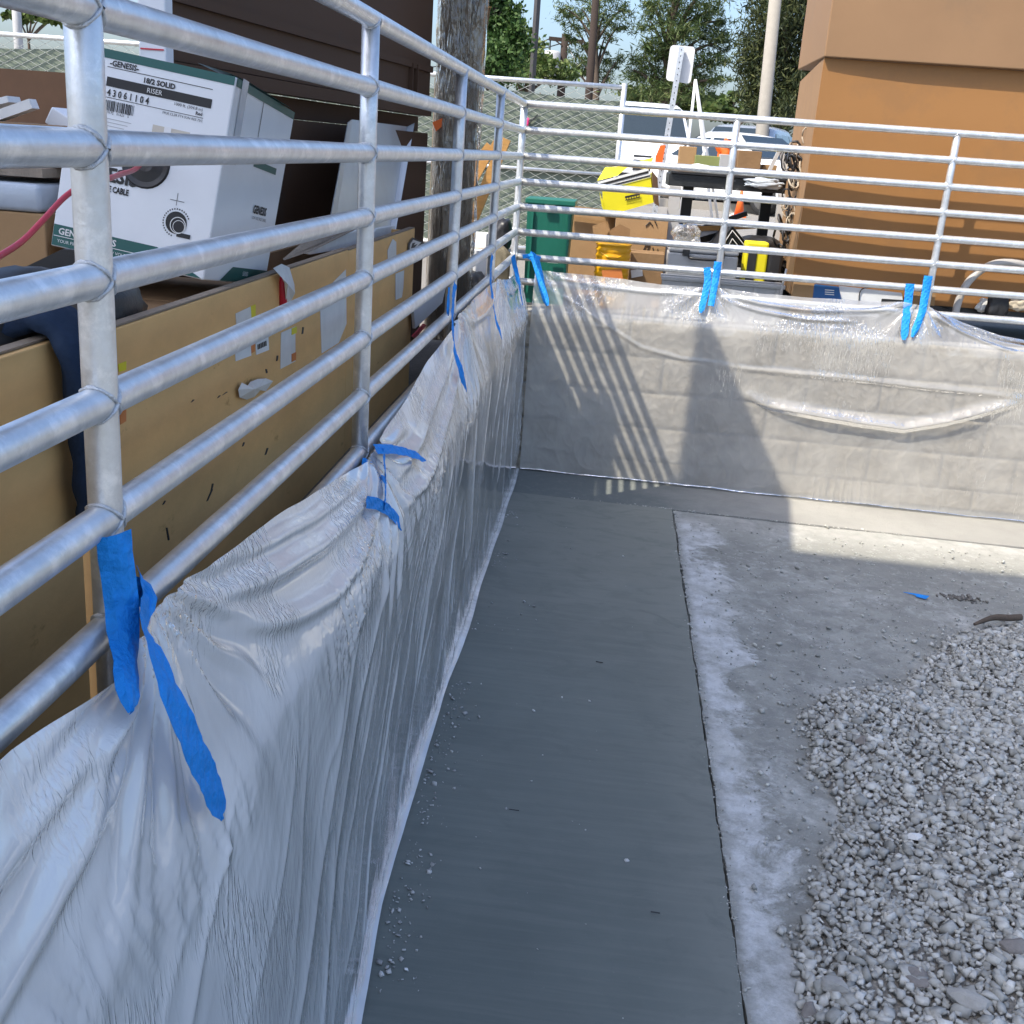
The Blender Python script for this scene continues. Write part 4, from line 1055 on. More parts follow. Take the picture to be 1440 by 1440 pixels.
for i in range(len(rads) - 1):
    for k in range(n): fs.append((i * n + k, i * n + (k + 1) % n, (i + 1) * n + (k + 1) % n, (i + 1) * n + k))
fs.append(tuple((len(rads) - 1) * n + k for k in range(n)))
hub.add(vs, fs); hub.build('pull_hub', M_blackplastic, cb)
disc(0.228, 0.090, 0.0200, M_black, 'reel_emblem', 0.0010); disc(0.232, 0.086, 0.0150, M_paper, 'reel_emblem', 0.0014, ring=0.0135); disc(0.234, 0.084, 0.0115, M_paper, 'reel_emblem', 0.0014, ring=0.0105); face_rect(0.232, 0.066, 0.258, 0.074, M_black, 'reel_emblem', 0.0012)
for k in range(22):
    t = 0.5 + k * 0.19; c_ = (0.228 + 0.0245 * math.cos(t), 0.090 + 0.0245 * math.sin(t))
    face_rect(c_[0] - 0.0011, c_[1] - 0.0013, c_[0] + 0.0011, c_[1] + 0.0013, M_black, 'reel_emblem', 0.0010)
face_rect(0.2225, 0.120, 0.2235, 0.142, M_black, 'print_line'); face_rect(0.210, 0.128, 0.237, 0.129, M_black, 'print_line')
face_rect(0.030, 0.215, 0.062, 0.364, M_film_flat, 'packing_tape', 0.0012, side=True)
# torn lid flap
fl = MB(); fl.add([bx(0.28, 0.0, BH), bx(BW, 0.06, BH), bx(BW + 0.01, 0.30, BH - 0.004), bx(BW - 0.02, 0.33, BH + 0.004), bx(0.20, 0.05, BH + 0.012)], [(0, 1, 2, 3, 4)])
fl.build('lid_flap', M_greenprint, cb)

# ---- red cable fed out of the carton
cp = [bx(0.155, -0.01, 0.185), atX(190, 238, -0.27), atX(170, 245, -0.24), atX(150, 252, -0.20), atX(115, 262, -0.22), atX(90, 278, -0.23), atX(60, 310, -0.23), atX(30, 340, -0.23), atX(-10, 366, -0.22), atX(-60, 400, -0.22)]
def smooth_path(P_, n=10):
    P_ = [Vector(p) for p in P_]; out = []
    for i in range(len(P_) - 1):
        p0 = P_[max(i - 1, 0)]; p1 = P_[i]; p2 = P_[i + 1]; p3 = P_[min(i + 2, len(P_) - 1)]
        for k in range(n):
            t = k / n
            out.append(0.5 * ((2 * p1) + (p2 - p0) * t + (2 * p0 - 5 * p1 + 4 * p2 - p3) * t * t + (3 * p1 - p0 - 3 * p2 + p3) * t ** 3))
    out.append(P_[-1]); return out
setp(MB().tube(smooth_path(cp), 0.0042, 10).build('cable', M_redcable, None, True), 'thin red cable pulled out of the white carton', 'cable')

# ---- cartons holding it up and the pile at the frame's left
def open_box(name, label, lo, hi, mtl, cat='carton', flaps=None, M=None, parts=(), group=None, flapmat=None):
    lo = Vector(lo); hi = Vector(hi)
    org = Vector(((lo.x + hi.x) / 2, (lo.y + hi.y) / 2, lo.z))
    t = thing(name, label, cat, tuple(M @ org) if M is not None else tuple(org), group)
    T_ = M if M is not None else Matrix.Identity(4)
    MB().bbox(lo, hi, 0.003, T_).build('box', mtl, t)
    tapez = hi.z + 0.0012
    MB().box((lo.x + 0.002, (lo.y + hi.y) / 2 - 0.022, hi.z), (hi.x - 0.002, (lo.y + hi.y) / 2 + 0.022, tapez), T_).build('packing_tape', M_carddark, t)
    for f in (flaps or []):
        q = [T_ @ Vector(p) for p in f]
        n_ = (q[1] - q[0]).cross(q[2] - q[0]).normalized() * 0.003
        m_ = MB(); m_.prism(q, n_); m_.build('flap', flapmat or mtl, t)
    return t
open_box('carton', 'brown carton under the white cable carton inside the crate', (-0.60, -4.55, LOT), (-0.19, -3.86, 0.375), M_carddark)
# flat-packed stack at far left
yA = -4.27
a0 = atY(-80, 345, yA); a1 = atY(88, 300, yA)
open_box('carton', 'old brown carton with black stains at the left edge of the frame', (-1.5, yA, LOT), (min(a1.x, -0.50), yA + 0.4, atY(45, 300, yA).z), M_card)
b1 = atY(95, 300, yA)
setp(MB().bbox((-1.5, yA - 0.004, atY(45, 299, yA).z), (-0.505, yA + 0.40, atY(45, 259, yA).z), 0.01).build('wrapped_pack', M_film_flat, None, True), 'flat pack in cloudy plastic wrap lying on the stained carton', 'package')
pal = thing('wooden_pallet', 'weathered grey pallet boards lying on the wrapped flat pack', 'pallet', (-0.9, -4.4, atY(45, 258, yA).z))
zt_ = atY(45, 250, yA).z
for k in range(3): MB().box((-1.6, yA + 0.02 + 0.13 * k, zt_), (-0.51, yA + 0.11 + 0.13 * k, zt_ + 0.016)).build('board', M_woodgrey, pal)
MB().box((-1.2, yA + 0.04, atY(45, 257, yA).z), (-1.06, yA + 0.38, zt_ - 0.001)).build('block', M_woodgrey, pal)
# white foam edge pieces and a small box on top
def boxpx(x0, y0, x1, y1, Y, depth):
    y0, y1 = min(y0, y1), max(y0, y1)
    xm, ym = (x0 + x1) / 2, (y0 + y1) / 2
    return (atY(x0, ym, Y).x, Y, atY(xm, y1, Y).z), (atY(x1, ym, Y).x, Y + depth, atY(xm, y0, Y).z)
mA = MB(); pA = atY(-20, 170, -4.1); pB = atY(48, 146, -4.1); mA.bar(pA, pB, 0.022, 0.016)
mA.bar(atY(-12, 148, -4.28), atY(22, 136, -4.28), 0.03, 0.01)
setp(MB().bar(pA, pB, 0.028, 0.018).build('foam_strip', M_paper), 'white foam edge strip lying at the top left of the pile', 'foam strip')
setp(MB().bar(atY(-20, 150, -4.02), atY(20, 140, -4.02), 0.05, 0.012).build('foam_strip', M_paper), 'short grey-white foam strip behind the longer one', 'foam strip')
Mt = Matrix.Translation(atY(62, 172, -4.05)) @ Matrix.Rotation(0.5, 4, 'Y')
setp(MB().bbox((0, 0, 0), (0.075, 0.08, 0.035), 0.003, Mt).build('small_carton', M_white), 'small white box tipped against the nearest post', 'carton')
lo, hi = boxpx(-60, 232, 88, 172, -4.20, 0.25)
lo = (lo[0], lo[1], zt_ + 0.017)
setp(MB().bbox(lo, hi, 0.004).build('carton', M_carddark), 'dark brown carton on the pallet boards behind the rails', 'carton')
lo, hi = boxpx(193, 76, 232, -60, -3.72, 0.045)
t = open_box('carton', 'tall white carton at the top left against the brown container', (lo[0], lo[1], LOT), hi, M_white)
p0 = atY(197, 69, -3.723); p1 = atY(231, 69, -3.723)
MB().box((p0.x, -3.7225, p0.z), (p1.x - .002, -3.7205, p0.z + 0.003)).build('print_line', M_red, t)

# black folder and dark bags in the crate
fm = MB(); fm.prism([atY(18, 392, -4.72), atY(30, 378, -4.72), atY(88, 350, -4.72), atY(112, 352, -4.72), atY(118, 386, -4.72), atY(60, 398, -4.72)], (0, 0.012, 0))
setp(fm.build('folder', M_blackplastic), 'black plastic folder sticking out of the crate', 'folder')
def lump(name, label, cat, c, rx, ry, rz, mtl, seed, amp=0.16, sub=4, sq=2.6):
    bm = bmesh.new(); bmesh.ops.create_icosphere(bm, subdivisions=sub, radius=1.0)
    from mathutils import noise as mn
    for v in bm.verts:
        d = v.co.normalized()
        k = (abs(d.x) ** sq + abs(d.y) ** sq + abs(d.z) ** sq) ** (-1 / sq)
        k *= 1 + amp * mn.noise(d * 1.7 + Vector((seed, 0, 0))) + amp * 0.5 * mn.noise(d * 5 + Vector((0, seed, 0)))
        v.co = Vector((d.x * rx, d.y * ry, d.z * rz)) * k
    vs = [v.co + Vector(c) for v in bm.verts]; bm.verts.index_update(); fs = [[v.index for v in f.verts] for f in bm.faces]; bm.free()
    return setp(link_mesh(name, vs, fs, mtl, None, True, loc=tuple(c)), label, cat)
M_bag = mat('dark_bag', (0.012, 0.018, 0.022), rough=0.45, var=0.3, scale=10, bump=0.4, bscale=25)
lump('dark_bag', 'dark green-black bag slumped in the crate behind the navy sleeve', 'bag', atX(80, 455, -0.28), 0.10, 0.20, 0.075, M_bag, 3)
lump('dark_bag', 'black bag at the left edge lying behind the crate board', 'bag', atX(0, 455, -0.26), 0.08, 0.16, 0.07, M_blackplastic, 8)
lump('paper_scrap', 'crumpled white paper tucked under the navy sleeve', 'paper', atX(72, 470, -0.19), 0.02, 0.05, 0.018, M_paper, 5, 0.4, 3)
sh = MB(); c = atX(168, 428, -0.235)
sh.tube(smooth_path([c + Vector((0, -0.06, 0.02)), c + Vector((0, -0.01, 0.035)), c + Vector((0.0, 0.035, 0.012)), c + Vector((0, 0.04, -0.03))]), 0.013, 10)
setp(sh.build('shoe_sole', M_paper, None, True), 'curved white rubber rim poking out of the crate', 'rubber rim')
lump('boot', 'dark boot toe resting inside the crate by the post', 'boot', c + Vector((-0.005, -0.03, -0.025)), 0.03, 0.07, 0.045, M_blackplastic, 6, 0.08, 3)
# navy sleeve hung over the crate's edge
sv = []; sf = []
cl = smooth_path([Vector((-0.24, -4.935, 0.36)), Vector((-0.21, -4.935, 0.425)), Vector((-0.165, -4.935, 0.452)), Vector((-0.128, -4.935, 0.425)), Vector((-0.117, -4.932, 0.34)), Vector((-0.116, -4.928, 0.25)), Vector((-0.117, -4.924, 0.19)), Vector((-0.118, -4.922, 0.172))], 8)
for i, q in enumerate(cl):
    d = (cl[min(i + 1, len(cl) - 1)] - cl[max(i - 1, 0)]).normalized(); a = Vector((0, 1, 0)); b = d.cross(a).normalized()
    wd = 0.043 - 0.009 * max(0, (i - 20)) / max(1, len(cl) - 20) + 0.002 * math.sin(i * .8); th = 0.016 + 0.002 * math.sin(i * 1.1)
    for k in range(16):
        t = 2 * math.pi * k / 16; cc, ss = math.cos(t), math.sin(t)
        sv.append(q + a * (wd * math.copysign(abs(cc) ** 0.7, cc)) + b * (th * math.copysign(abs(ss) ** 0.7, ss) + 0.002 * math.sin(5 * t + i * .3)))
for i in range(len(cl) - 1):
    for k in range(16): sf.append((i * 16 + k, i * 16 + (k + 1) % 16, (i + 1) * 16 + (k + 1) % 16, (i + 1) * 16 + k))
sf.append(tuple(range(15, -1, -1))); sf.append(tuple((len(cl) - 1) * 16 + k for k in range(16)))
setp(link_mesh('cloth_sleeve', sv, sf, M_navy, None, True), 'navy blue padded sleeve hung over the crate edge', 'cloth')

# red marker, clear bag, torn cardboard flap, papers along the crate top
rm = MB(); q = atX(400, 430, -0.143); rm.lathe([(0.0095, 0), (0.0095, 0.05), (0.006, 0.055), (0.005, 0.062)], (q.x - 0.004, q.y, q.z), 14); 
setp(rm.build('marker', M_red, None, True), 'red marker tube stuck at the crate top edge', 'marker')
bm_ = MB(); bp_ = [(384, 377), (396, 371), (407, 376), (414, 400), (415, 412), (409, 424), (402, 424), (400, 398), (392, 382)]
vs = [atX(a, b, -0.140 + 0.008 * math.sin(i * 2.1)) for i, (a, b) in enumerate(bp_)]; cc = atX(405, 400, -0.125)
bm_.add(vs + [cc], [(i, (i + 1) % len(vs), len(vs)) for i in range(len(vs))]); setp(bm_.build('plastic_scrap', M_paper), 'white plastic scrap hanging beside the red marker', 'plastic scrap')
fm = MB(); pts = [(400, 366), (452, 322), (490, 318), (511, 310), (513, 317), (484, 330), (440, 352)]
fm.prism([atX(a, b, -0.215 - (0.03 if b < 330 else 0)) for a, b in pts], (-0.004, 0, 0.003)); setp(fm.build('cardboard_flap', M_woodgrey), 'torn grey cardboard flap lying on the crate top', 'cardboard')
fm = MB(); pts = [(425, 356), (470, 336), (510, 322), (512, 346), (470, 352), (436, 358)]
fm.prism([atX(a, b, -0.225) for a, b in pts], (-0.004, 0, 0.004)); setp(fm.build('paper_sheet', M_paper), 'white paper sheet under the torn cardboard flap', 'paper')
fm = MB(); pts = [(512, 340), (530, 322), (556, 318), (556, 334), (530, 346)]
fm.prism([atX(a, b, -0.235) for a, b in pts], (-0.004, 0, 0.004)); setp(fm.build('paper_sheet', M_paper), 'small white sheet beside the second post on the crate', 'paper')
hz_ = thing('hazard_label', 'black and white diamond hazard label at the crate corner', 'label', tuple(atX(582, 350, -0.149)))
MB().prism([atX(a, b, -0.150) for a, b in ((573, 352), (574, 342), (580, 334), (597, 341), (589, 348), (574, 353))], (0.001, 0, 0)).build('backing', M_black, hz_)
MB().prism([atX(a, b, -0.1485) for a, b in ((576, 350), (577, 343), (581, 337), (592, 341), (587, 346), (577, 351))], (0.0006, 0, 0)).build('face', M_paper, hz_)
MB().prism([atX(a, b, -0.1475) for a, b in ((578, 349), (580, 342), (584, 341), (582, 345), (587, 343), (583, 348))], (0.0004, 0, 0)).build('symbol', M_black, hz_)

# ---- galvanised sheet-metal panel leaning in the crate
sp_ = thing('sheet_metal_panel', 'pale blue-grey sheet metal panel with folded edges leaning in the crate', 'panel', (-0.31, -2.9, LOT))
tl, tr_, br, bl = atX(495, 168, -0.345), atX(573, 178, -0.345), atX(545, 345, -0.27), atX(466, 345, -0.27)
nrm = (tr_ - tl).cross(bl - tl).normalized()
if nrm.x < 0: nrm = -nrm
MB().prism([tl, tr_, br, bl], -nrm * 0.004).build('sheet', M_sheet, sp_)
tr2, br2 = atX(583, 173, -0.325), atX(553, 345, -0.25)
MB().prism([tr_ + nrm * 0.001, tr2, br2, br + nrm * 0.001], -nrm * 0.003).build('flange', M_white_metal, sp_)
tl2, bl2 = atX(490, 172, -0.335), atX(458, 345, -0.26)
MB().prism([tl + nrm * 0.001, bl + nrm * 0.001, bl2, tl2], -nrm * 0.003).build('flange', M_sheet, sp_)
# ---- stretch-wrapped column of stacked boards
col_ = thing('wrapped_stack', 'tall stack of boards bound in clear stretch wrap past the third post', 'wrapped stack', (-0.21, -1.255, LOT))
xl = atY(611, 100, -1.30).x; xr = atY(680, 60, -1.30).x
M_inner = mat('wrapped_boards', (0.26, 0.19, 0.13), rough=0.6, var=0.35, scale=9, stretch=(6, 6, 0.6), bump=0.2)
ztop = 1.45; zbrd = 0.99
for k in range(4):
    bwid = xr - xl - 0.024; x0 = xl + 0.012 + bwid * k / 4; x1 = xl + 0.012 + bwid * (k + 1) / 4 - 0.004
    MB().box((x0, -1.285, LOT), (x1, -1.225, ztop - 0.05 - 0.02 * (k % 2))).build('board', M_inner, col_)
hs = thing('shadow_board_stack', 'short stack of boards added behind the wrapped column to shade the wall', 'boards', (-0.25, -0.84, LOT))  # added out of sight to cast the low shadow on the back wall
sx0 = atY(611, 100, -0.885).x; sx1 = atY(660, 60, -0.885).x
for k in range(3):
    x0 = sx0 + (sx1 - sx0) * k / 3; x1 = sx0 + (sx1 - sx0) * (k + 1) / 3 - 0.004
    MB().box((x0, -0.872, LOT), (x1, -0.808, zbrd - 0.02 * (k % 2))).build('board', M_woodgrey, hs)
nx_, nz_ = 40, 120
ring = []
cx_, cy_ = (xl + xr) / 2, -1.255; hx_, hy_ = (xr - xl) / 2, 0.042
vs = []
for j in range(nz_ + 1):
    z = LOT + (ztop - LOT) * j / nz_
    for k in range(nx_):
        t = 2 * math.pi * k / nx_; cc, ss = math.cos(t), math.sin(t)
        kq = (abs(cc) ** 5 + abs(ss) ** 5) ** (-0.2)
        per = k / nx_ * 12
        w_ = 0.006 * float(perlin(per * 2.0, z * 1.4, 201)) + 0.010 * float(ridge(per * 2.4, z * 0.8, 202)) ** 3 - 0.004 + 0.004 * float(perlin(per * 3, z * 9, 203))
        vs.append((cx_ + (hx_ + w_) * kq * cc, cy_ + (hy_ + w_) * kq * ss, z))
fs = [(j * nx_ + k, j * nx_ + (k + 1) % nx_, (j + 1) * nx_ + (k + 1) % nx_, (j + 1) * nx_ + k) for j in range(nz_) for k in range(nx_)]
link_mesh('stretch_film', vs, fs, M_wrap, col_, True)
fm = MB(); fm.prism([atY(672, 12, -1.18), atY(690, 9, -1.18), atY(684, 46, -1.18), atY(674, 98, -1.18), atY(664, 100, -1.18)], (0.0, 0.01, 0)); fm.build('cardboard_edge', M_carddark, col_)
fm = MB(); fm.bar(atY(664, 7, -1.185), atY(691, 10, -1.185), 0.006, 0.006); fm.build('splinter', M_wood, col_)
sticker_ = MB(); sticker_.prism([atY(608, 172, -1.312), atY(622, 166, -1.312), atY(621, 178, -1.312), atY(613, 185, -1.312)], (0, 0.001, 0)); sticker_.build('orange_label', M_orange, col_)

# ---- lumber leaning past the stack, with cartons and bags at its foot
def lean(label, p0, p1, w, h, mtl=M_wood, name='lumber'):
    return setp(MB().bar(p0, p1, w * 1.15, h * 1.15, up=(0, 1, 0)).build(name, mtl), label, 'lumber', 'offcuts of lumber leaning by the corner')
lean('short tan board standing against the wrapped stack', atY(654, 330, 0.30), atY(650, 188, 0.30), 0.030, 0.020)
lean('tan board end right beside the wrapped stack', atY(656, 330, 0.36), atY(661, 180, 0.36), 0.022, 0.020)
lean('long slanting yellow stud reaching the fourth post', atY(650, 345, 0.45), atY(711, 195, 0.45), 0.055, 0.040)
lean('thin slanting stud above the long yellow one', atY(648, 290, 0.55), atY(703, 190, 0.55), 0.030, 0.030)
lean('dark-ended stud crossing behind the fourth post', atY(646, 262, 0.65), atY(690, 205, 0.65), 0.05, 0.03)
lo, hi = boxpx(648, 420, 688, 352, -0.62, 0.25); open_box('carton', 'grey-white carton low behind the third bay of the railing', (lo[0], lo[1], LOT), hi, M_white)
lo, hi = boxpx(655, 352, 684, 328, -0.50, 0.12); setp(MB().bbox((lo[0], lo[1], hi[2] - 0.10), hi, 0.003).build('carton', M_paper), 'two-layer pale box under the long yellow stud', 'carton')
lump('dark_bag', 'black bag of rags squeezed behind the fourth post', 'bag', atY(708, 330, 0.22), 0.05, 0.08, 0.09, M_blackplastic, 12)
lump('cloth_bag', 'olive cloth bundle low behind the corner post', 'bag', atY(702, 378, 0.10), 0.07, 0.06, 0.12, mat('olive_cloth', (0.14, 0.12, 0.08), rough=0.9, var=0.25, scale=8, bump=0.3), 15)
lump('dark_bag', 'dark rubbish low between the third and fourth posts', 'bag', atX(664, 402, -0.14), 0.06, 0.12, 0.07, M_blackplastic, 18)
fm = MB(); fm.prism([atX(a, b, -0.13) for a, b in ((581, 428), (628, 400), (622, 426), (584, 462))], (-0.01, 0, 0)); setp(fm.build('grey_offcut', M_white_metal), 'pale grey offcut leaning at the crate end', 'offcut')
fm = MB(); fm.prism([atX(a, b, -0.12) for a, b in ((580, 473), (596, 455), (600, 458), (584, 476))], (-0.004, 0, 0)); setp(fm.build('red_strip', M_red), 'small red strip at the foot of the crate end', 'strip')

# ================================================================== BEHIND THE BACK RAILING
# ---- tan-brown steel job box pressed close to the rail
jb = thing('job_box', 'large tan-brown steel job box with overhanging lid behind the back railing', 'job box', (2.9, 0.7, LOT))
xs = [1.555, 1.62, 1.70, 1.85, 2.05, 2.35, 2.75, 3.3, 4.4]
ysf = [0.156, 0.160, 0.164, 0.169, 0.174, 0.176, 0.178, 0.179, 0.18]
zl = atY(1165, 82, 0.17).z
def strip_panel(xs, ys, z0, z1, th):
    n = len(xs); vs = []
    for (x, y) in zip(xs, ys): vs += [(x, y, z0), (x, y, z1), (x, y + th, z0), (x, y + th, z1)]
    fs = []
    for i in range(n - 1):
        a = 4 * i; b = a + 4
        fs += [(a, b, b + 1, a + 1), (a + 2, a + 3, b + 3, b + 2), (a + 1, b + 1, b + 3, a + 3), (a, a + 2, b + 2, b)]
    fs += [(0, 1, 3, 2), (4 * n - 4, 4 * n - 2, 4 * n - 1, 4 * n - 3)]
    return vs, fs
vs, fs = strip_panel(xs, ysf, 0.03, zl, 0.02)
link_mesh('front_panel', vs, fs, M_brownlit, jb, True)
for p in jb.children: p.data.polygons.foreach_set('use_smooth', np.zeros(len(p.data.polygons), dtype=bool))
M_side = mat('streaked_brown_paint', (0.30, 0.175, 0.085), rough=0.7, var=0.18, scale=8, stretch=(6, 6, 0.7), col2=(0.38, 0.27, 0.17), patch=0.12, pscale=5)
MB().prism([(1.557, 0.180, 0.03), (1.557, 0.95, 0.03), (1.557, 0.95, zl - 0.07), (1.557, 0.180, zl)], (0.02, 0, 0)).build('side_panel', M_side, jb)
MB().box((1.60, 0.205, 0.0), (4.4, 1.0, 0.03)).build('skid', M_darksteel, jb)
MB().bbox((1.548, 0.126, zl + 0.002), (4.42, 1.05, zl + 0.75), 0.006).build('lid', M_lid, jb)
MB().box((1.60, 0.18, LOT), (1.72, 0.9, -0.002)).build('foot', M_darksteel, jb)
MB().box((3.9, 0.18, LOT), (4.02, 0.9, -0.002)).build('foot', M_darksteel, jb)
wl = MB(); wl.tube(smooth_path([atY(1131, 142, 0.56), atY(1139, 138, 0.5), atY(1146, 143, 0.4), atY(1153, 140, 0.33)], 6), 0.004, 6)
MB().box((1.80, 0.120, zl + 0.55), (1.86, 0.1255, zl + 0.62)).build('hasp', M_greypaint, jb)

def pbox(name, label, px, Y, depth, mtl, cat='carton', down=True, M=None, group=None, bev=0.004, tapes=True):
    lo, hi = boxpx(*px, Y, depth)
    lo = Vector((min(lo[0], hi[0]), lo[1], LOT if down else min(lo[2], hi[2]))); hi = Vector((max(lo.x, hi[0]), hi[1], max(hi[2], lo.z + 0.01)))
    return open_box(name, label, lo, hi, mtl, cat, M=M, group=group)

# ---- green lidded tote
gb = thing('green_tote', 'dark green plastic tote standing just behind the corner of the back railing', 'tote', (0.22, 0.42, LOT))
lo, hi = boxpx(737, 420, 801, 283, 0.27, 0.30)
lo = (lo[0], 0.27, LOT); hi = (hi[0], 0.57, hi[2])
cx_, cy_ = (lo[0] + hi[0]) / 2, 0.42
MB().box(lo, hi, taper=0.88).build('body', M_greenbin, gb)
MB().bbox((lo[0] - 0.012, 0.258, hi[2] - 0.018), (hi[0] + 0.012, 0.582, hi[2] + 0.012), 0.005).build('lid', M_greenbin, gb)
for k in range(2):
    x = lo[0] + 0.035 + k * (hi[0] - lo[0] - 0.05)
    MB().box((x - 0.006, 0.252, LOT + 0.06), (x + 0.006, 0.272, hi[2] - 0.05)).build('rib', M_greenbin, gb)
MB().box((cx_ - 0.03, 0.246, hi[2] - 0.055), (cx_ + 0.03, 0.258, hi[2] - 0.02)).build('latch', M_greypaint, gb)
MB().box((cx_ + 0.01, 0.2505, LOT + 0.24), (cx_ + 0.07, 0.2515, LOT + 0.28)).build('label_sticker', M_paper, gb)

# ---- cartons
pbox('carton', 'wide brown carton behind the green tote', (795, 400, 862, 300, ), 0.85, 0.3, M_card)
pbox('carton', 'tall brown carton with scrawled marks beside the grey table leg', (862, 400, 936, 302), 0.72, 0.3, M_card)
wr = MB()
for L_ in (((905, 352), (908, 345), (914, 345), (910, 352), (916, 356), (912, 366)), ((918, 348), (921, 362), (925, 350), (929, 362)), ((908, 318), (914, 312), (918, 318)), ((919, 306), (924, 318))):
    wr.tube([atY(a, b, 0.716) for a, b in L_], 0.0035, 5)
setp(wr.build('marker_scrawl', M_black), kind='stuff'); wr_o = bpy.data.objects['marker_scrawl']
par = [o for o in bpy.data.objects if o.get('label') == 'tall brown carton with scrawled marks beside the grey table leg'][0]
wr_o.parent = par; wr_o.location = -par.location
pbox('carton', 'small brown carton low in front of the tall brown one', (884, 430, 931, 356), 0.45, 0.22, M_carddark)
MBp = MB(); MBp.prism([atY(a, b, 0.447) for a, b in ((887, 380), (903, 378), (904, 388), (888, 391))], (0, 0.001, 0)); q = MBp.build('shipping_label', M_paper)
par = [o for o in bpy.data.objects if o.get('label') == 'small brown carton low in front of the tall brown one'][0]; q.parent = par; q.location = -par.location
fl_ = MB(); fl_.prism([atY(a, b, 0.55) for a, b in ((833, 318), (850, 312), (858, 322), (846, 345), (836, 342))], (0, 0.006, 0)); setp(fl_.build('cardboard_flap', M_card), 'upright cardboard flap behind the amber jug', 'cardboard')
fl_ = MB(); fl_.prism([atY(a, b, 0.52) for a, b in ((856, 325), (872, 315), (886, 322), (886, 336), (862, 340))], (0, 0.006, 0)); setp(fl_.build('cardboard_flap', M_carddark), 'folded cardboard flap above the amber jug', 'cardboard')
fl_ = MB(); fl_.prism([atY(a, b, 0.80) for a, b in ((798, 288), (845, 294), (858, 306), (858, 312), (798, 302))], (0, 0.006, 0)); setp(fl_.build('cardboard_sheet', M_card), 'pale cardboard sheet lying over the wide brown carton', 'cardboard')

# ---- open yellow carton
yb = thing('yellow_carton', 'open yellow carton with black and white striped edge on the cartons', 'carton', tuple(atY(885, 304, 0.8)))
Y0 = 0.74
c_ = [atY(847, 268, Y0), atY(915, 250, Y0 + 0.02), atY(919, 285, Y0 + 0.02), atY(848, 305, Y0)]
MB().prism(c_, (0.02, 0.22, 0.03)).build('box', M_yellow, yb)
MB().prism([atY(840, 256, Y0 - .004), atY(912, 236, Y0 + 0.016), atY(915, 249, Y0 + 0.016), atY(847, 267, Y0 - .004)], (0, 0.004, 0)).build('rim', M_paper, yb)
MB().prism([atY(841, 259, Y0 - .007), atY(912, 240, Y0 + 0.013), atY(912, 243, Y0 + 0.013), atY(842, 262, Y0 - .007)], (0, 0.002, 0)).build('stripe', M_black, yb)
MB().prism([atY(843, 264, Y0 - .007), atY(914, 246, Y0 + 0.013), atY(914, 248, Y0 + 0.013), atY(844, 266, Y0 - .007)], (0, 0.002, 0)).build('stripe', M_black, yb)
MB().prism([atY(840, 254, Y0), atY(851, 236, Y0 + 0.10), atY(884, 234, Y0 + 0.10), atY(868, 247, Y0)], (0, 0.004, 0.002)).build('flap', M_yellow, yb)
MB().prism([atY(912, 238, Y0 + .01), atY(919, 222, Y0 + 0.16), atY(897, 227, Y0 + 0.20), atY(886, 235, Y0 + .15)], (0, 0.004, 0.002)).build('flap', M_yellow, yb)
MB().prism([atY(843, 270, Y0 - .006), atY(848, 284, Y0 - .004), atY(851, 300, Y0 - .004), atY(846, 290, Y0 - .006)], (0, 0.003, 0)).build('corner_tear', M_yellow, yb)
MB().prism([atY(916, 240, Y0 + .012), atY(924, 250, Y0 + .10), atY(926, 290, Y0 + .12), atY(920, 286, Y0 + .014)], (0.003, 0.003, 0)).build('side', M_card, yb)
for (a, b, w, h) in ((879, 276, 21, 3),(879, 281, 21, 1.2)):
    MB().prism([atY(a, b, Y0 - .002), atY(a + w, b - 4.6, Y0 + .004), atY(a + w, b - 4.6 + h, Y0 + .004), atY(a, b + h, Y0 - .002)], (0, 0.0008, 0)).build('print_bar', M_black, yb)
for k in range(6): MB().prism([atY(880 + 3.6 * k, 277 - .8 * k, Y0 - .002), atY(881.2 + 3.6 * k, 276.8 - .8 * k, Y0 - .002), atY(881.4 + 3.6 * k, 281 - .8 * k, Y0 - .002), atY(880.2 + 3.6 * k, 281.2 - .8 * k, Y0 - .002)], (0, 0.0008, 0)).build('print_bar', M_black, yb)

# ---- amber jug
jg = thing('plastic_jug', 'amber ribbed plastic jug behind the back rail near the corner', 'jug', (atY(858, 400, 0.28).x, 0.36, LOT))
cj = atY(858, 400, 0.36); zt2 = atY(858, 342, 0.36).z
pr_ = [(0.085, LOT), (0.098, LOT + 0.02)]
zz = LOT + 0.05
while zz < zt2 - 0.03:
    pr_ += [(0.098, zz), (0.104, zz + 0.010), (0.098, zz + 0.020)]; zz += 0.034
pr_ += [(0.100, zt2 - 0.012), (0.106, zt2 - 0.006), (0.106, zt2), (0.08, zt2 + 0.004)]
MB().lathe(pr_, (cj.x, 0.36, 0), 28).build('body', M_yolk, jg, True)
MB().tube(smooth_path([Vector((cj.x - 0.10, 0.33, zt2 - 0.03)), Vector((cj.x - 0.03, 0.262, zt2 - 0.07)), Vector((cj.x + 0.03, 0.262, zt2 - 0.07)), Vector((cj.x + 0.10, 0.33, zt2 - 0.03))]), 0.005, 8).build('handle', M_yolk, jg, True)
MB().prism([atY(a, b, 0.25) for a, b in ((846, 380), (874, 378), (876, 392), (848, 392))], (0, 0.001, 0)).build('label_sticker', M_orangelabel, jg)

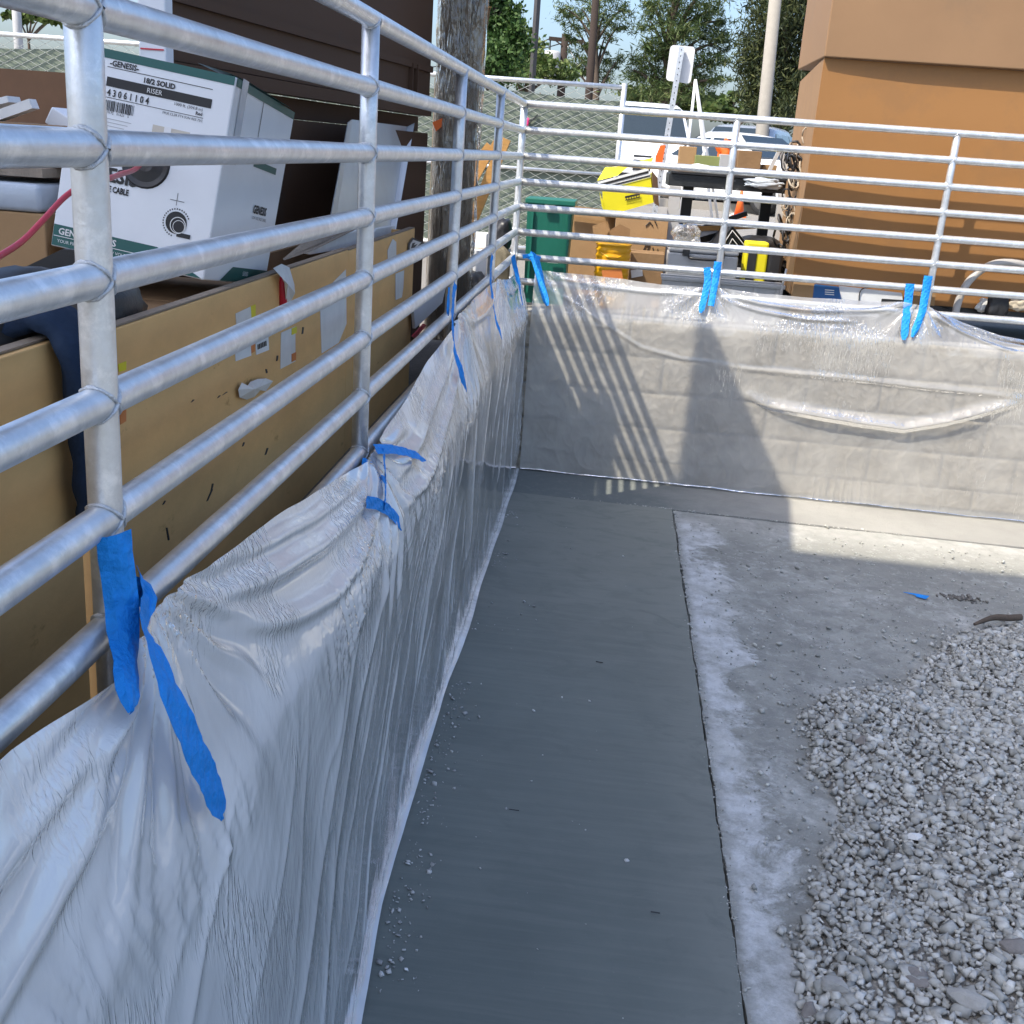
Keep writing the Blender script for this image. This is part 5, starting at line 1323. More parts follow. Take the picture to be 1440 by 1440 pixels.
# ---- grey folding worktable with things on it
wt = thing('work_table', 'grey steel work table with dark top standing beyond the back railing', 'table', (1.3, 1.05, LOT))
tz0 = atY(1010, 266, 0.95).z; tz1 = atY(1010, 248, 0.95).z
xa_ = atY(943, 250, 0.95).x; xb_ = atY(1118, 262, 0.95).x
MB().bbox((xa_ - 0.01, 0.95, tz0), (xb_ + 0.02, 1.45, tz1), 0.004).build('top', M_darksteel, wt)
MB().box((xa_, 0.93, tz1 + 0.001), (xb_, 1.45, tz1 + 0.012)).build('top_sheet', M_blackplastic, wt)
for (px_, Y) in ((944, 0.90), (1097, 0.90), (1073, 1.40), (962, 1.42)):
    q = atY(px_, 320, Y)
    MB().box((q.x - 0.034, Y, LOT), (q.x + 0.034, Y + 0.045, tz0 - 0.001)).build('leg', M_greypaint if Y < 1 else M_blackplastic, wt)
q0 = atY(944, 388, 0.90); q1 = atY(1097, 404, 0.90)
MB().box((q0.x + 0.036, 0.905, q0.z - 0.02), (q1.x - 0.036, 0.935, q0.z + 0.02)).build('stretcher', M_greypaint, wt)
MB().bar(atY(1079, 246, 0.93), atY(1099, 205, 0.93), 0.03, 0.02).build('brace', M_greypaint, wt)
MB().bar(atY(1104, 246, 0.93), atY(1098, 205, 0.93), 0.03, 0.02).build('brace', M_greypaint, wt)
def on_table(name, label, px, Y, depth, mtl, cat, mk='box'):
    lo, hi = boxpx(*px, Y, depth); lo = (min(lo[0], hi[0]), lo[1], tz1 + 0.0125); hi = (max(lo[0], hi[0]), hi[1], hi[2])
    return open_box(name, label, lo, hi, mtl, cat)
on_table('carton', 'small tan carton at the left end of the work table', (955, 232, 979, 206), 1.15, 0.15, M_card, 'carton')
on_table('carton', 'dark brown open carton in the middle of the work table', (1037, 246, 1070, 212), 1.02, 0.18, M_carddark, 'carton')
on_table('olive_tote', 'olive green tote with pale lid on the work table', (977, 240, 1013, 219), 1.08, 0.2, mat('olive_plastic', (0.20, 0.23, 0.08), rough=0.5), 'tote')
on_table('grey_case', 'small grey case beside the olive tote on the table', (1012, 240, 1026, 217), 1.05, 0.12, M_grey, 'case')
on_table('carton', 'flat tan carton at the right end of the work table', (1072, 248, 1092, 232), 1.10, 0.15, M_card, 'carton')
lump('orange_rag', 'bunched orange and white rag on the work table', 'rag', atY(1018, 212, 1.2), 0.045, 0.04, 0.06, M_orange, 22, 0.5, 3)
lump('white_bag', 'low white bag on the left of the work table', 'bag', atY(985, 236, 0.99), 0.06, 0.03, 0.022, M_paper, 24, 0.3, 3)
lump('grey_bag', 'crumpled grey plastic under the table edge', 'plastic', atY(1075, 258, 0.93), 0.11, 0.02, 0.03, M_film_flat, 27, 0.5, 4)

# ---- case, bundle of angles, yellow tool, grey crate at the rail
tc_ = thing('tool_case', 'light grey tool case behind the middle back post', 'case', (atY(990, 390, 0.35).x, 0.45, LOT))
lo, hi = boxpx(937, 420, 1036, 345, 0.35, 0.22)
MB().bbox((lo[0], 0.35, LOT), (hi[0], 0.57, hi[2] - 0.05), 0.01).build('body', M_grey, tc_)
MB().bbox((lo[0], 0.348, hi[2] - 0.048), (hi[0], 0.572, hi[2]), 0.01).build('lid', M_grey, tc_)
for f in (0.25, 0.75):
    x = lo[0] + (hi[0] - lo[0]) * f
    MB().box((x - 0.02, 0.340, hi[2] - 0.065), (x + 0.02, 0.3475, hi[2] - 0.03)).build('latch', M_blackplastic, tc_)
MB().tube(smooth_path([Vector((lo[0] + 0.12, 0.345, hi[2] - 0.07)), Vector((lo[0] + 0.14, 0.32, hi[2] - 0.075)), Vector((hi[0] - 0.14, 0.32, hi[2] - 0.075)), Vector((hi[0] - 0.12, 0.345, hi[2] - 0.07))]), 0.008, 8).build('handle', M_blackplastic, tc_, True)
lump('plastic_bag', 'clear plastic bag slumped on the grey tool case', 'bag', atY(966, 334, 0.46), 0.075, 0.06, 0.075, M_wrap, 31, 0.4, 4)
an = thing('angle_bundle', 'nested bundle of black and white metal angles beyond the middle back post', 'metal angles', tuple(atY(1030, 360, 0.7)))
for k in range(5):
    yy = 0.62 + 0.0 * k; o_ = k * 5.5
    a = atY(1004 + o_ * 0.9, 356, yy); b = atY(1030, 318 + o_ * 1.05, yy); c = atY(1064 - o_ * 0.9, 360, yy)
    m_ = MB(); m_.bar(a, b, 0.004, 0.5, up=(0, 1, 0)); m_.bar(b, c, 0.004, 0.5, up=(0, 1, 0))
    m_.v = [(v[0], v[1] + 0.25, v[2]) for v in m_.v]
    m_.build('angle', M_white_metal if k % 2 else M_blackplastic, an)
yt = thing('yellow_tool', 'black and yellow power tool case leaning right of the middle post', 'tool', (atY(1060, 400, 0.5).x, 0.55, LOT))
lo, hi = boxpx(1043, 440, 1076, 340, 0.45, 0.12); MB().bbox((lo[0], 0.45, LOT), (hi[0], 0.57, hi[2]), 0.012).build('body', M_yellow, yt)
MB().bbox((lo[0] + 0.02, 0.442, LOT + 0.02), (lo[0] + 0.07, 0.449, hi[2] - 0.03), 0.003).build('panel', M_blackplastic, yt)
MB().bbox((hi[0] + 0.002, 0.44, LOT), (hi[0] + 0.09, 0.58, hi[2] - 0.03), 0.02).build('grip', M_blackplastic, yt)
lump('dark_bag', 'black sack bulging behind the metal angles', 'bag', atY(1062, 355, 0.85), 0.16, 0.1, 0.10, M_blackplastic, 36)
gc = thing('grey_crate', 'low grey plastic crate along the plastic top at the middle post', 'crate', (atY(1010, 410, 0.2).x, 0.22, LOT))
lo, hi = boxpx(930, 440, 1100, 393, 0.16, 0.14)
MB().box((lo[0], 0.16, LOT), (hi[0], 0.172, hi[2] - 0.03)).build('wall', M_grey, gc); MB().box((lo[0], 0.29, LOT), (hi[0], 0.30, hi[2] - 0.03)).build('wall', M_grey, gc)
MB().bbox((lo[0] - 0.01, 0.150, hi[2] - 0.028), (hi[0] + 0.01, 0.176, hi[2] - 0.006), 0.004).build('rim', M_grey, gc)
MB().bbox((lo[0] - 0.01, 0.286, hi[2] - 0.028), (hi[0] + 0.01, 0.306, hi[2] - 0.006), 0.004).build('rim', M_grey, gc)
for k in range(6):
    x = lo[0] + 0.03 + k * (hi[0] - lo[0] - 0.06) / 5
    MB().box((x - 0.008, 0.150, LOT), (x + 0.008, 0.1595, hi[2] - 0.029)).build('rib', M_grey, gc)
def bucket(label, px_, ptop, Y, r0, mtl):
    q = atY(px_, ptop, Y); t = thing('bucket', label, 'bucket', (q.x, Y, LOT))
    MB().lathe([(r0 * 0.86, LOT), (r0, q.z - 0.02), (r0 * 1.06, q.z - 0.02), (r0 * 1.06, q.z), (r0 * 0.95, q.z), (r0 * 0.82, LOT + 0.03)], (q.x, Y, 0), 24).build('body', mtl, t, True)
    MB().tube(smooth_path([Vector((q.x - r0, Y - 0.02, q.z - 0.03)), Vector((q.x - r0 * .5, Y - r0 * 1.05, q.z - 0.09)), Vector((q.x + r0 * .5, Y - r0 * 1.05, q.z - 0.09)), Vector((q.x + r0, Y - 0.02, q.z - 0.03))]), 0.003, 6).build('handle', M_greypaint, t, True)
bucket('white plastic bucket between the work table leg and the chain tangle', 1078, 372, 0.62, 0.085, M_white_metal)
bucket('black plastic bucket under the work table', 985, 318, 1.25, 0.11, M_blackplastic)
for k, (a_, b_, c_, d_, m_) in enumerate(((960, 330, 1050, 300, M_darksteel), (955, 338, 1046, 312, M_greypaint), (968, 322, 1062, 318, M_wood))):
    setp(MB().bar(atY(a_, b_, 1.12), atY(c_, d_, 1.18), 0.03, 0.03).build('offcut_bar', m_), ['dark steel bar lying across under the work table', 'grey steel bar lying under the dark one', 'wooden batten propped under the work table'][k], 'bar', 'bars propped under the work table')
# ---- hanging tangle of black chain and rope
tg = MB(); rr = random.Random(12)
for k in range(46):
    f = rr.random(); py = 195 + 195 * f; pxm = 1140 - 34 * f * 0.55 - rr.random() * 32
    c = atY(pxm, py, 0.42 + 0.22 * rr.random()); r_ = rr.uniform(0.02, 0.045); ax = Matrix.Rotation(rr.uniform(0, 3.1), 3, 'Z') @ Matrix.Rotation(rr.uniform(0.6, 1.6), 3, 'X')
    tg.tube([c + ax @ Vector((r_ * math.cos(t * 0.62), 1.7 * r_ * math.sin(t * 0.62), 0.004 * math.sin(3 * t))) for t in range(11)], rr.uniform(0.004, 0.008), 6)
n_d = len(tg.f)
setp(tg.build('chain_tangle', M_blackplastic, None, True), 'tangle of black chain and cord hanging at the job box side', 'chain', kind='stuff')
tg = MB()
for k in range(22):
    f = rr.random() * 0.7; py = 190 + 180 * f; pxm = 1142 - 34 * f * 0.55 - rr.random() * 30
    c = atY(pxm, py, 0.40 + 0.1 * rr.random()); r_ = rr.uniform(0.015, 0.035); ax = Matrix.Rotation(rr.uniform(0, 3.1), 3, 'Z') @ Matrix.Rotation(rr.uniform(0.6, 1.6), 3, 'X')
    tg.tube([c + ax @ Vector((r_ * math.cos(t * 0.62), 1.7 * r_ * math.sin(t * 0.62), 0)) for t in range(11)], rr.uniform(0.003, 0.006), 6)
setp(tg.build('rope_tangle', mat('cream_rope', (0.42, 0.36, 0.28), rough=0.9), None, True), 'cream rope loops mixed in the hanging chain', 'rope', kind='stuff')
rk = MB(); q0 = atY(1128, 262, 0.62); rk.box((q0.x - 0.045, 0.60, LOT), (q0.x + 0.045, 0.66, atY(1130, 200, 0.62).z)); setp(rk.build('steel_post', M_darksteel), 'dark steel post that the chain tangle hangs on', 'post')

# ---- things lying along the rail below the job box
def low(name, label, pts, Y, th, mtl, cat):
    m_ = MB(); m_.prism([atY(a, b, Y) for a, b in pts], (0, th, 0)); return setp(m_.build(name, mtl), label, cat)
low('carton', 'flat brown carton end beside the blue carton', ((1112, 440), (1116, 397), (1146, 399), (1143, 442)), 0.10, 0.06, M_card, 'carton')
bc = thing('blue_carton', 'small dark blue carton lying behind the back plastic', 'carton', tuple(atY(1162, 440, 0.11)))
MB().prism([atY(a, b, 0.10) for a, b in ((1140, 440), (1145, 400), (1180, 404), (1186, 440))], (0, 0.05, 0)).build('box', M_blue, bc)
for k in range(3): MB().prism([atY(a, b, 0.099) for a, b in ((1160, 407 + 3 * k), (1173, 408 + 3 * k), (1173, 409.2 + 3 * k), (1160, 408.2 + 3 * k))], (0, 0.0005, 0)).build('print_line', M_paper, bc)
low('white_board', 'white board offcut lying behind the back plastic', ((1182, 445), (1180, 402), (1268, 412), (1270, 424), (1262, 445)), 0.13, 0.012, M_white, 'board')
setp(MB().tube(smooth_path([atY(1208, 430, 0.122), atY(1209, 412, 0.122), atY(1216, 405, 0.122), atY(1236, 404, 0.122)]), 0.003, 6).build('cord', M_black, None, True), 'black cord looped over the white board offcut', 'cord')
low('tarp', 'black folded tarp along the foot of the job box', ((1235, 450), (1240, 420), (1300, 424), (1345, 440), (1345, 462), (1240, 460)), 0.128, 0.02, M_blackplastic, 'tarp')
low('brown_board', 'tan board end poking out between the blue tape strips', ((1282, 428), (1284, 408), (1316, 412), (1314, 430)), 0.105, 0.012, M_card, 'board')
setp(MB().tube(smooth_path([atY(1338, 470, 0.06), atY(1346, 430, 0.06), atY(1356, 405, 0.06), atY(1372, 386, 0.065), atY(1395, 372, 0.075), atY(1420, 369, 0.085), atY(1450, 374, 0.095), atY(1490, 384, 0.10), atY(1530, 410, 0.10), atY(1545, 470, 0.10)]), 0.020, 14).build('pipe_bend', M_pvc, None, True), 'bent grey plastic pipe arching in front of the job box', 'pipe')
lump('black_tool', 'black moulded tool handle low at the right end of the rail', 'tool', atY(1402, 432, 0.10), 0.055, 0.03, 0.075, M_blackplastic, 41, 0.25, 4)
lump('packing_paper', 'pale crumpled packing paper under the bent pipe', 'paper', atY(1388, 430, 0.135), 0.05, 0.02, 0.04, M_paper, 43, 0.35, 4)
lump('packing_paper', 'cream crumpled wrapper right of the black tool handle', 'paper', atY(1432, 428, 0.135), 0.05, 0.02, 0.035, mat('cream_wrapper', (0.60, 0.52, 0.40), rough=0.8), 44, 0.35, 4)
setp(MB().tube([atY(1095, 425, 0.1), atY(1106, 378, 0.1)], 0.006, 8).build('steel_rod', M_greypaint, None, True), 'thin grey rod leaning right of the table leg', 'rod')

# ================================================================== FENCE
def fence_panel(label, P0, P1, z1, posts=(True, True)):
    P0 = Vector(P0); P1 = Vector(P1); L_ = (P1 - P0).length; d = (P1 - P0).normalized(); nrm = Vector((d.y, -d.x, 0))
    t = thing('chain_link_fence', label, 'fence', ((P0.x + P1.x) / 2, (P0.y + P1.y) / 2, LOT), 'temporary chain-link fence panels')
    Z0, Z1 = LOT + 0.06, z1
    def W(a, z, o=0.0): return P0 + d * a + nrm * o + Vector((0, 0, z - P0.z))
    MB().tube([W(-0.02, Z1), W(L_ + 0.02, Z1)], 0.020, 10).build('top_rail', M_galv, t, True)
    MB().tube([W(-0.02, (Z0 + Z1) / 2 - 0.02), W(L_ + 0.02, (Z0 + Z1) / 2 - 0.02)], 0.016, 10).build('mid_rail', M_galv, t, True)
    MB().tube([W(-0.02, Z0), W(L_ + 0.02, Z0)], 0.018, 10).build('bottom_rail', M_galv, t, True)
    for a in (0, L_): MB().tube([W(a, LOT), W(a, Z1 + 0.03)], 0.024, 10).build('post', M_galv, t, True)
    pitch = 0.068; H = Z1 - Z0 - 0.03; n = int(L_ / pitch); vs = []; fs = []
    r_ = 0.0040
    for i in range(n + 1):                              # each woven wire zigzags up the panel
        a0 = i * pitch; m = int(H / (pitch / 2))
        base = len(vs)
        for k in range(m + 1):
            a = a0 + (pitch / 2 if (k + i) % 2 else -pitch / 2) * 1.02; z = Z0 + 0.015 + k * pitch / 2
            o = 0.003 if (k + i) % 2 else -0.003
            c = W(a, z, o + 0.004)
            vs += [c + d * r_, c + nrm * r_, c - d * r_, c - nrm * r_]
        for k in range(m):
            b = base + 4 * k
            for q in range(4): fs.append((b + q, b + (q + 1) % 4, b + 4 + (q + 1) % 4, b + 4 + q))
    setp(link_mesh('wire_mesh', np.array([tuple(v) for v in vs]), np.array(fs), M_wire, t, False, fast=True), kind='stuff')
    # screen fabric laced behind the wire, sagging below the rail
    nx, nz = 60, 16; vs = []
    for j in range(nz + 1):
        for i in range(nx + 1):
            a = L_ * i / nx; f = j / nz
            z = Z0 + 0.02 + (H - 0.07 - 0.03 * abs(math.sin(a * 2.6))) * f
            vs.append(W(a, z, -0.018 - 0.010 * float(perlin(a * 2, z * 3, 301))))
    fs = [(j * (nx + 1) + i, j * (nx + 1) + i + 1, (j + 1) * (nx + 1) + i + 1, (j + 1) * (nx + 1) + i) for j in range(nz) for i in range(nx)]
    link_mesh('screen_fabric', vs, fs, M_mesh, t, True)
    return t
fA = atY(878, 122, 3.4); zf = 1.235
fence_panel('chain-link fence panel with green screen ending beside the white car', (-1.55, 3.30, LOT), (fA.x, 3.40, LOT), zf)
fence_panel('chain-link fence panel seen past the white carton at the far left', (-5.3, 2.95, LOT), (-1.62, 3.29, LOT), 1.30)
q = atY(741, 172, 3.36); lump('pink_ribbon', 'pink ribbon tied on the fence beside the corner post', 'ribbon', q, 0.018, 0.008, 0.035, mat('pink_ribbon_cloth', (0.75, 0.05, 0.20), rough=0.7), 51, 0.3, 3)
q = atY(749, 166, 3.36); setp(MB().bar(q + Vector((-.03, 0, -.05)), q + Vector((.04, 0, .03)), 0.03, 0.006).build('black_tie', M_blackplastic), 'black tie strap on the fence beside the pink ribbon', 'strap')

# ================================================================== SIGN, POLES, CONES
sg = thing('street_sign', 'blank white sign back on a perforated steel post beyond the railing', 'sign', (atY(915, 330, 5.3).x, 5.3, LOT))
pb = atY(917, 330, 5.3); pt_ = atY(959, 66, 5.3)
MB().bar((pb.x - .02, 5.3, LOT), (pt_.x, 5.3, pt_.z), 0.052, 0.052).build('post', M_galv, sg)
hm = MB(); d_ = (Vector((pt_.x, 5.3, pt_.z)) - Vector((pb.x - .02, 5.3, LOT)))
for k in range(34):
    c = Vector((pb.x - .02, 5.3, LOT)) + d_ * ((k + 0.5) / 34); hm.lathe([(0.0055, -0.001), (0.0055, 0.001)], c + Vector((0, -0.0275, 0)), 8, Matrix.Rotation(math.pi / 2, 3, 'X'))
setp(hm.build('punched_holes', M_black, sg), kind='stuff')
c4 = [atY(943, 63, 5.345), atY(978, 66, 5.345), atY(971, 118, 5.345), atY(936, 113, 5.345)]
def rounded(c, r, n=5):
    out = []
    for i in range(4):
        p = c[i]; a = (c[i - 1] - p).normalized(); b = (c[(i + 1) % 4] - p).normalized()
        for k in range(n + 1):
            t = k / n; out.append(p + a * r * (1 - t) ** 2 + b * r * t ** 2)
    return out
MB().prism(rounded(c4, 0.04), (0, 0.004, 0)).build('plate', M_white_metal, sg)
fr_ = thing('white_tripod', 'thin white metal tripod frame beside the sign post', 'tripod', (atY(985, 290, 7.5).x, 7.5, LOT))
ap = atY(978, 112, 7.5)
for (px_, dy) in ((958, 0), (1010, 0.1), (1018, 0.9)):
    q = atZ(px_ - 3, 300, LOT); foot = atY(px_, 290, 7.5 + dy); MB().tube([ap, (foot.x, 7.5 + dy, LOT)], 0.016, 8).build('leg', M_white_metal, fr_, True)
def pole(name, label, px0, py0, px1, Y, r0, r1, mtl, cat='pole', top=None, sq=False):
    a = atY(px0, py0, Y); b = atY(px1, -60, Y)
    t = thing(name, label, cat, (a.x, Y, LOT))
    k = (LOT - a.z) / (b.z - a.z); bx_ = a.x + (b.x - a.x) * k * 0
    H = b.z + 3
    MB().tube([(a.x, Y, LOT), (a.x + (b.x - a.x) * 0.0, Y, LOT + 0.3), (b.x * 0 + a.x + (b.x - a.x), Y, H)], r0, 4 if sq else 16, rs=[r0, r0, r1]).build('shaft', mtl, t, not sq)
    MB().lathe([(r0 * 2.0, LOT), (r0 * 2.0, LOT + 0.25), (r0 * 1.3, LOT + 0.3)], (a.x, Y, 0), 16).build('base', M_pole, t)
    return t, Vector((b.x, Y, H))
pole('lamp_post', 'pale concrete lamp post in front of the dark conifer', 1066, 250, 1090, 22.0, 0.16, 0.125, M_pole)
pole('lamp_post', 'slim dark lamp post standing behind the fence', 749, 112, 759, 14.0, 0.055, 0.055, M_darkpole, sq=True)
up1, utop = pole('utility_pole', 'tall brown wooden utility pole rising out of the pines', 831, 115, 840, 33.0, 0.14, 0.10, M_utility)
# shorter pole with crossarm and wires
a = atY(790, 116, 40.0); b = atY(795, 48, 40.0)
up2 = thing('utility_pole', 'short utility pole with a crossarm and drooping wires', 'pole', (a.x, 40, LOT))
MB().tube([(a.x, 40, LOT), (b.x, 40, b.z)], 0.15, 12, rs=[0.2, 0.13]).build('shaft', M_utility, up2, True)
c0 = atY(772, 54, 40); c1 = atY(820, 59, 40)
MB().bar(c0, c1, 0.12, 0.14).build('crossarm', M_utility, up2)
MB().bar(atY(780, 56, 39.9), atY(793, 66, 39.9), 0.05).build('brace', M_utility, up2); MB().bar(atY(808, 58, 39.9), atY(794, 66, 39.9), 0.05).build('brace', M_utility, up2)
MB().lathe([(0.30, 0), (0.34, 0.1), (0.34, 0.9), (0.25, 1.0)], (a.x - 0.45, 39.8, atY(790, 112, 40).z), 16).build('transformer', M_greypaint, up2, True)
wm = MB(); wm.tube(smooth_path([atY(774, 54, 40), atY(774, 78, 40), atY(782, 84, 40), atY(792, 82, 40)]), 0.03, 6)
wm.build('wire', M_black, up2, True)
MB().tube(smooth_path([atY(774, 54, 40), atY(700, 82, 40), atY(600, 95, 42)]), 0.022, 6).build('wire', M_black, up2, True)
MB().tube(smooth_path([atY(793, 60, 40), atY(705, 84, 41), atY(600, 105, 42)]), 0.02, 6).build('wire', M_black, up2, True)
MB().tube([atY(797, 62, 40), atY(826, 118, 38)], 0.02, 6).build('guy_wire', M_greypaint, up2, True)
# traffic cones / orange marker
def cone(label, px_, py, Y, h):
    q = atY(px_, py, Y); t = thing('traffic_cone', label, 'cone', (q.x, Y, LOT))
    MB().lathe([(0.14 * h / .7, LOT + 0.03), (0.03 * h / .7, LOT + h)], (q.x, Y, 0), 16).build('body', M_orange, t, True)
    MB().box((q.x - 0.18 * h / .7, Y - 0.18 * h / .7, LOT), (q.x + 0.18 * h / .7, Y + 0.18 * h / .7, LOT + 0.03)).build('base', M_orange, t)
    MB().lathe([(0.098 * h / .7, LOT + 0.40 * h), (0.072 * h / .7, LOT + 0.6 * h)], (q.x, Y, 0), 16).build('band', M_white_metal, t, True)
cone('small orange traffic cone on the asphalt beyond the work table', 1043, 270, 14.0, 0.45)
lo, hi = boxpx(922, 262, 935, 205, 5.1, 0.05); setp(MB().prism([atY(929, 204, 5.0), atY(936, 204, 5.0), atY(930, 236, 5.0), atY(921, 236, 5.0), atY(922, 220, 5.0)], (0, 0.06, 0)).build('orange_paddle', M_orange), 'orange plastic marker paddle fixed to the sign post', 'marker')
sgb = MB(); 

# ================================================================== VEHICLES
def vehicle(name, label, cat, loc, rotz, st, paint, wheels, wr, ww, win, lamps, grille=None, group='vehicles parked beyond the fence'):
    """st: stations front->back (x, z_bottom, z_belt, z_roof, half_width_belt, half_width_roof)"""
    M = Matrix.Translation(Vector(loc)) @ Matrix.Rotation(rotz, 4, 'Z')
    t = thing(name, label, cat, loc, group)
    vs = []; fs = []; n = len(st)
    for (x, zb, zm, zr, wb_, wr_) in st:
        half = [(wb_ * 0.88, zb), (wb_ * 0.985, zb + 0.10), (wb_, (zb + zm) / 2), (wb_ * 0.985, zm), (wr_ + (wb_ * .985 - wr_) * 0.06, zr - (zr - zm) * 0.10), (wr_ * 0.86, zr), (wr_ * 0.4, zr + 0.012)]
        ring_ = [(y, z) for y, z in half] + [(-y, z) for y, z in reversed(half)]
        vs += [M @ Vector((x, y, z)) for y, z in ring_]
    k = 14
    for i in range(n - 1):
        for j in range(k): fs.append((i * k + j, i * k + (j + 1) % k, (i + 1) * k + (j + 1) % k, (i + 1) * k + j))
    fs.append(tuple(range(k))); fs.append(tuple((n - 1) * k + j for j in range(k - 1, -1, -1)))
    body = link_mesh('body', vs, fs, paint, t, True)
    md = body.modifiers.new('bevel', 'BEVEL'); md.width = 0.03; md.segments = 2; md.limit_method = 'ANGLE'; md.angle_limit = math.radians(35)
    for pts in win:
        m_ = MB(); q = [M @ Vector(p) for p in pts]
        nn = (q[1] - q[0]).cross(q[2] - q[0]).normalized(); m_.prism([p + nn * 0.006 for p in q], -nn * 0.012); m_.build('window', M_glass, t)
    for (x, y) in wheels:
        s = 1 if y > 0 else -1
        ax = Matrix.Rotation(rotz, 3, 'Z') @ Matrix.Rotation(math.pi / 2, 3, 'X')
        w_ = MB().lathe([(wr * 0.7, -ww / 2), (wr * 0.96, -ww / 2), (wr, -ww / 2 + 0.03), (wr, ww / 2 - 0.03), (wr * 0.96, ww / 2), (wr * 0.7, ww / 2)], M @ Vector((x, y, wr)), 24, ax).build('wheel', M_tyre, t, True)
        MB().lathe([(wr * 0.68, -ww / 2 - 0.004), (wr * 0.60, -ww / 2 + 0.02), (wr * 0.2, -ww / 2 + 0.03), (wr * 0.2, ww / 2 - 0.03), (wr * 0.60, ww / 2 - 0.02), (wr * 0.68, ww / 2 + 0.004)], M @ Vector((x, y, wr)), 20, ax).build('rim', M_greypaint, w_, True)
    for pts in lamps:
        m_ = MB(); q = [M @ Vector(p) for p in pts]; nn = (q[1] - q[0]).cross(q[2] - q[0]).normalized(); m_.prism([p + nn * 0.01 for p in q], -nn * 0.02); m_.build('headlight', M_lamp, t)
    for (pts, mtl, nm) in (grille or []):
        m_ = MB(); q = [M @ Vector(p) for p in pts]; nn = (q[1] - q[0]).cross(q[2] - q[0]).normalized(); m_.prism([p + nn * 0.014 for p in q], -nn * 0.028); m_.build(nm, mtl, t)
    return t
# front of the vehicle points to local -x... stations run from the nose (x=0) backwards
def suv(label, loc, rotz, paint, H=1.95, W=1.0, name='parked_suv', L_=5.0):
    hood = 1.12; st = [(0.0, 0.42, 0.80, 0.86, W * 0.86, W * 0.80), (0.06, 0.36, 0.95, 1.02, W * .95, W * 0.86), (0.5, 0.32, 1.04, hood, W * 0.99, W * 0.88), (1.35, 0.32, 1.12, hood + 0.06, W, W * 0.88),
          (1.40, 0.32, 1.13, hood + 0.10, W, W * 0.88), (2.15, 0.32, 1.14, H - 0.06, W, W * 0.76), (2.6, 0.32, 1.15, H, W, W * 0.76), (4.2, 0.32, 1.15, H, W, W * 0.75), (4.75, 0.34, 1.12, H - 0.08, W * .98, W * 0.72), (L_, 0.40, 1.0, 1.25, W * .93, W * 0.80)]
    zx = lambda x: hood + 0.10 + (x - 1.40) / 0.75 * (H - 0.06 - hood - 0.10) + 0.03
    fw = [(1.43, -W * 0.80, zx(1.43)), (1.43, W * 0.80, zx(1.43)), (2.08, W * 0.68, zx(2.08)), (2.08, -W * 0.68, zx(2.08))]
    wins = [fw]
    for s in (1, -1):
        for (xa, xb, xc, xd) in ((1.75, 2.9, 2.9, 2.3), (2.98, 3.9, 3.9, 2.98), (3.98, 4.6, 4.5, 3.98)):
            q = [(xa, s * W * .985, 1.20), (xb, s * W * .985, 1.20), (xc, s * W * .80, H - 0.16), (xd, s * W * .80, H - 0.16)]
            wins.append(q if s < 0 else q[::-1])
    lamps = [[(-0.005 + .05, s * W * .58, .86), (.10, s * W * .90, .86), (.10, s * W * .90, 1.00), (.04, s * W * .58, .98)][::s] for s in (1, -1)]
    gr = [([(0.0, W * .5, .62), (0.0, -W * .5, .62), (0.02, -W * .5, .92), (0.02, W * .5, .92)], M_blackplastic, 'grille'), ([(-0.01, W * .85, .42), (-0.01, -W * .85, .42), (-0.01, -W * .85, .56), (-0.01, W * .85, .56)], M_blackplastic, 'bumper')]
    return vehicle(name, label, 'car', loc, rotz, st, paint, [(0.95, W * .86), (0.95, -W * .86), (3.9, W * .86), (3.9, -W * .86)], 0.38, 0.25, wins, lamps, gr)
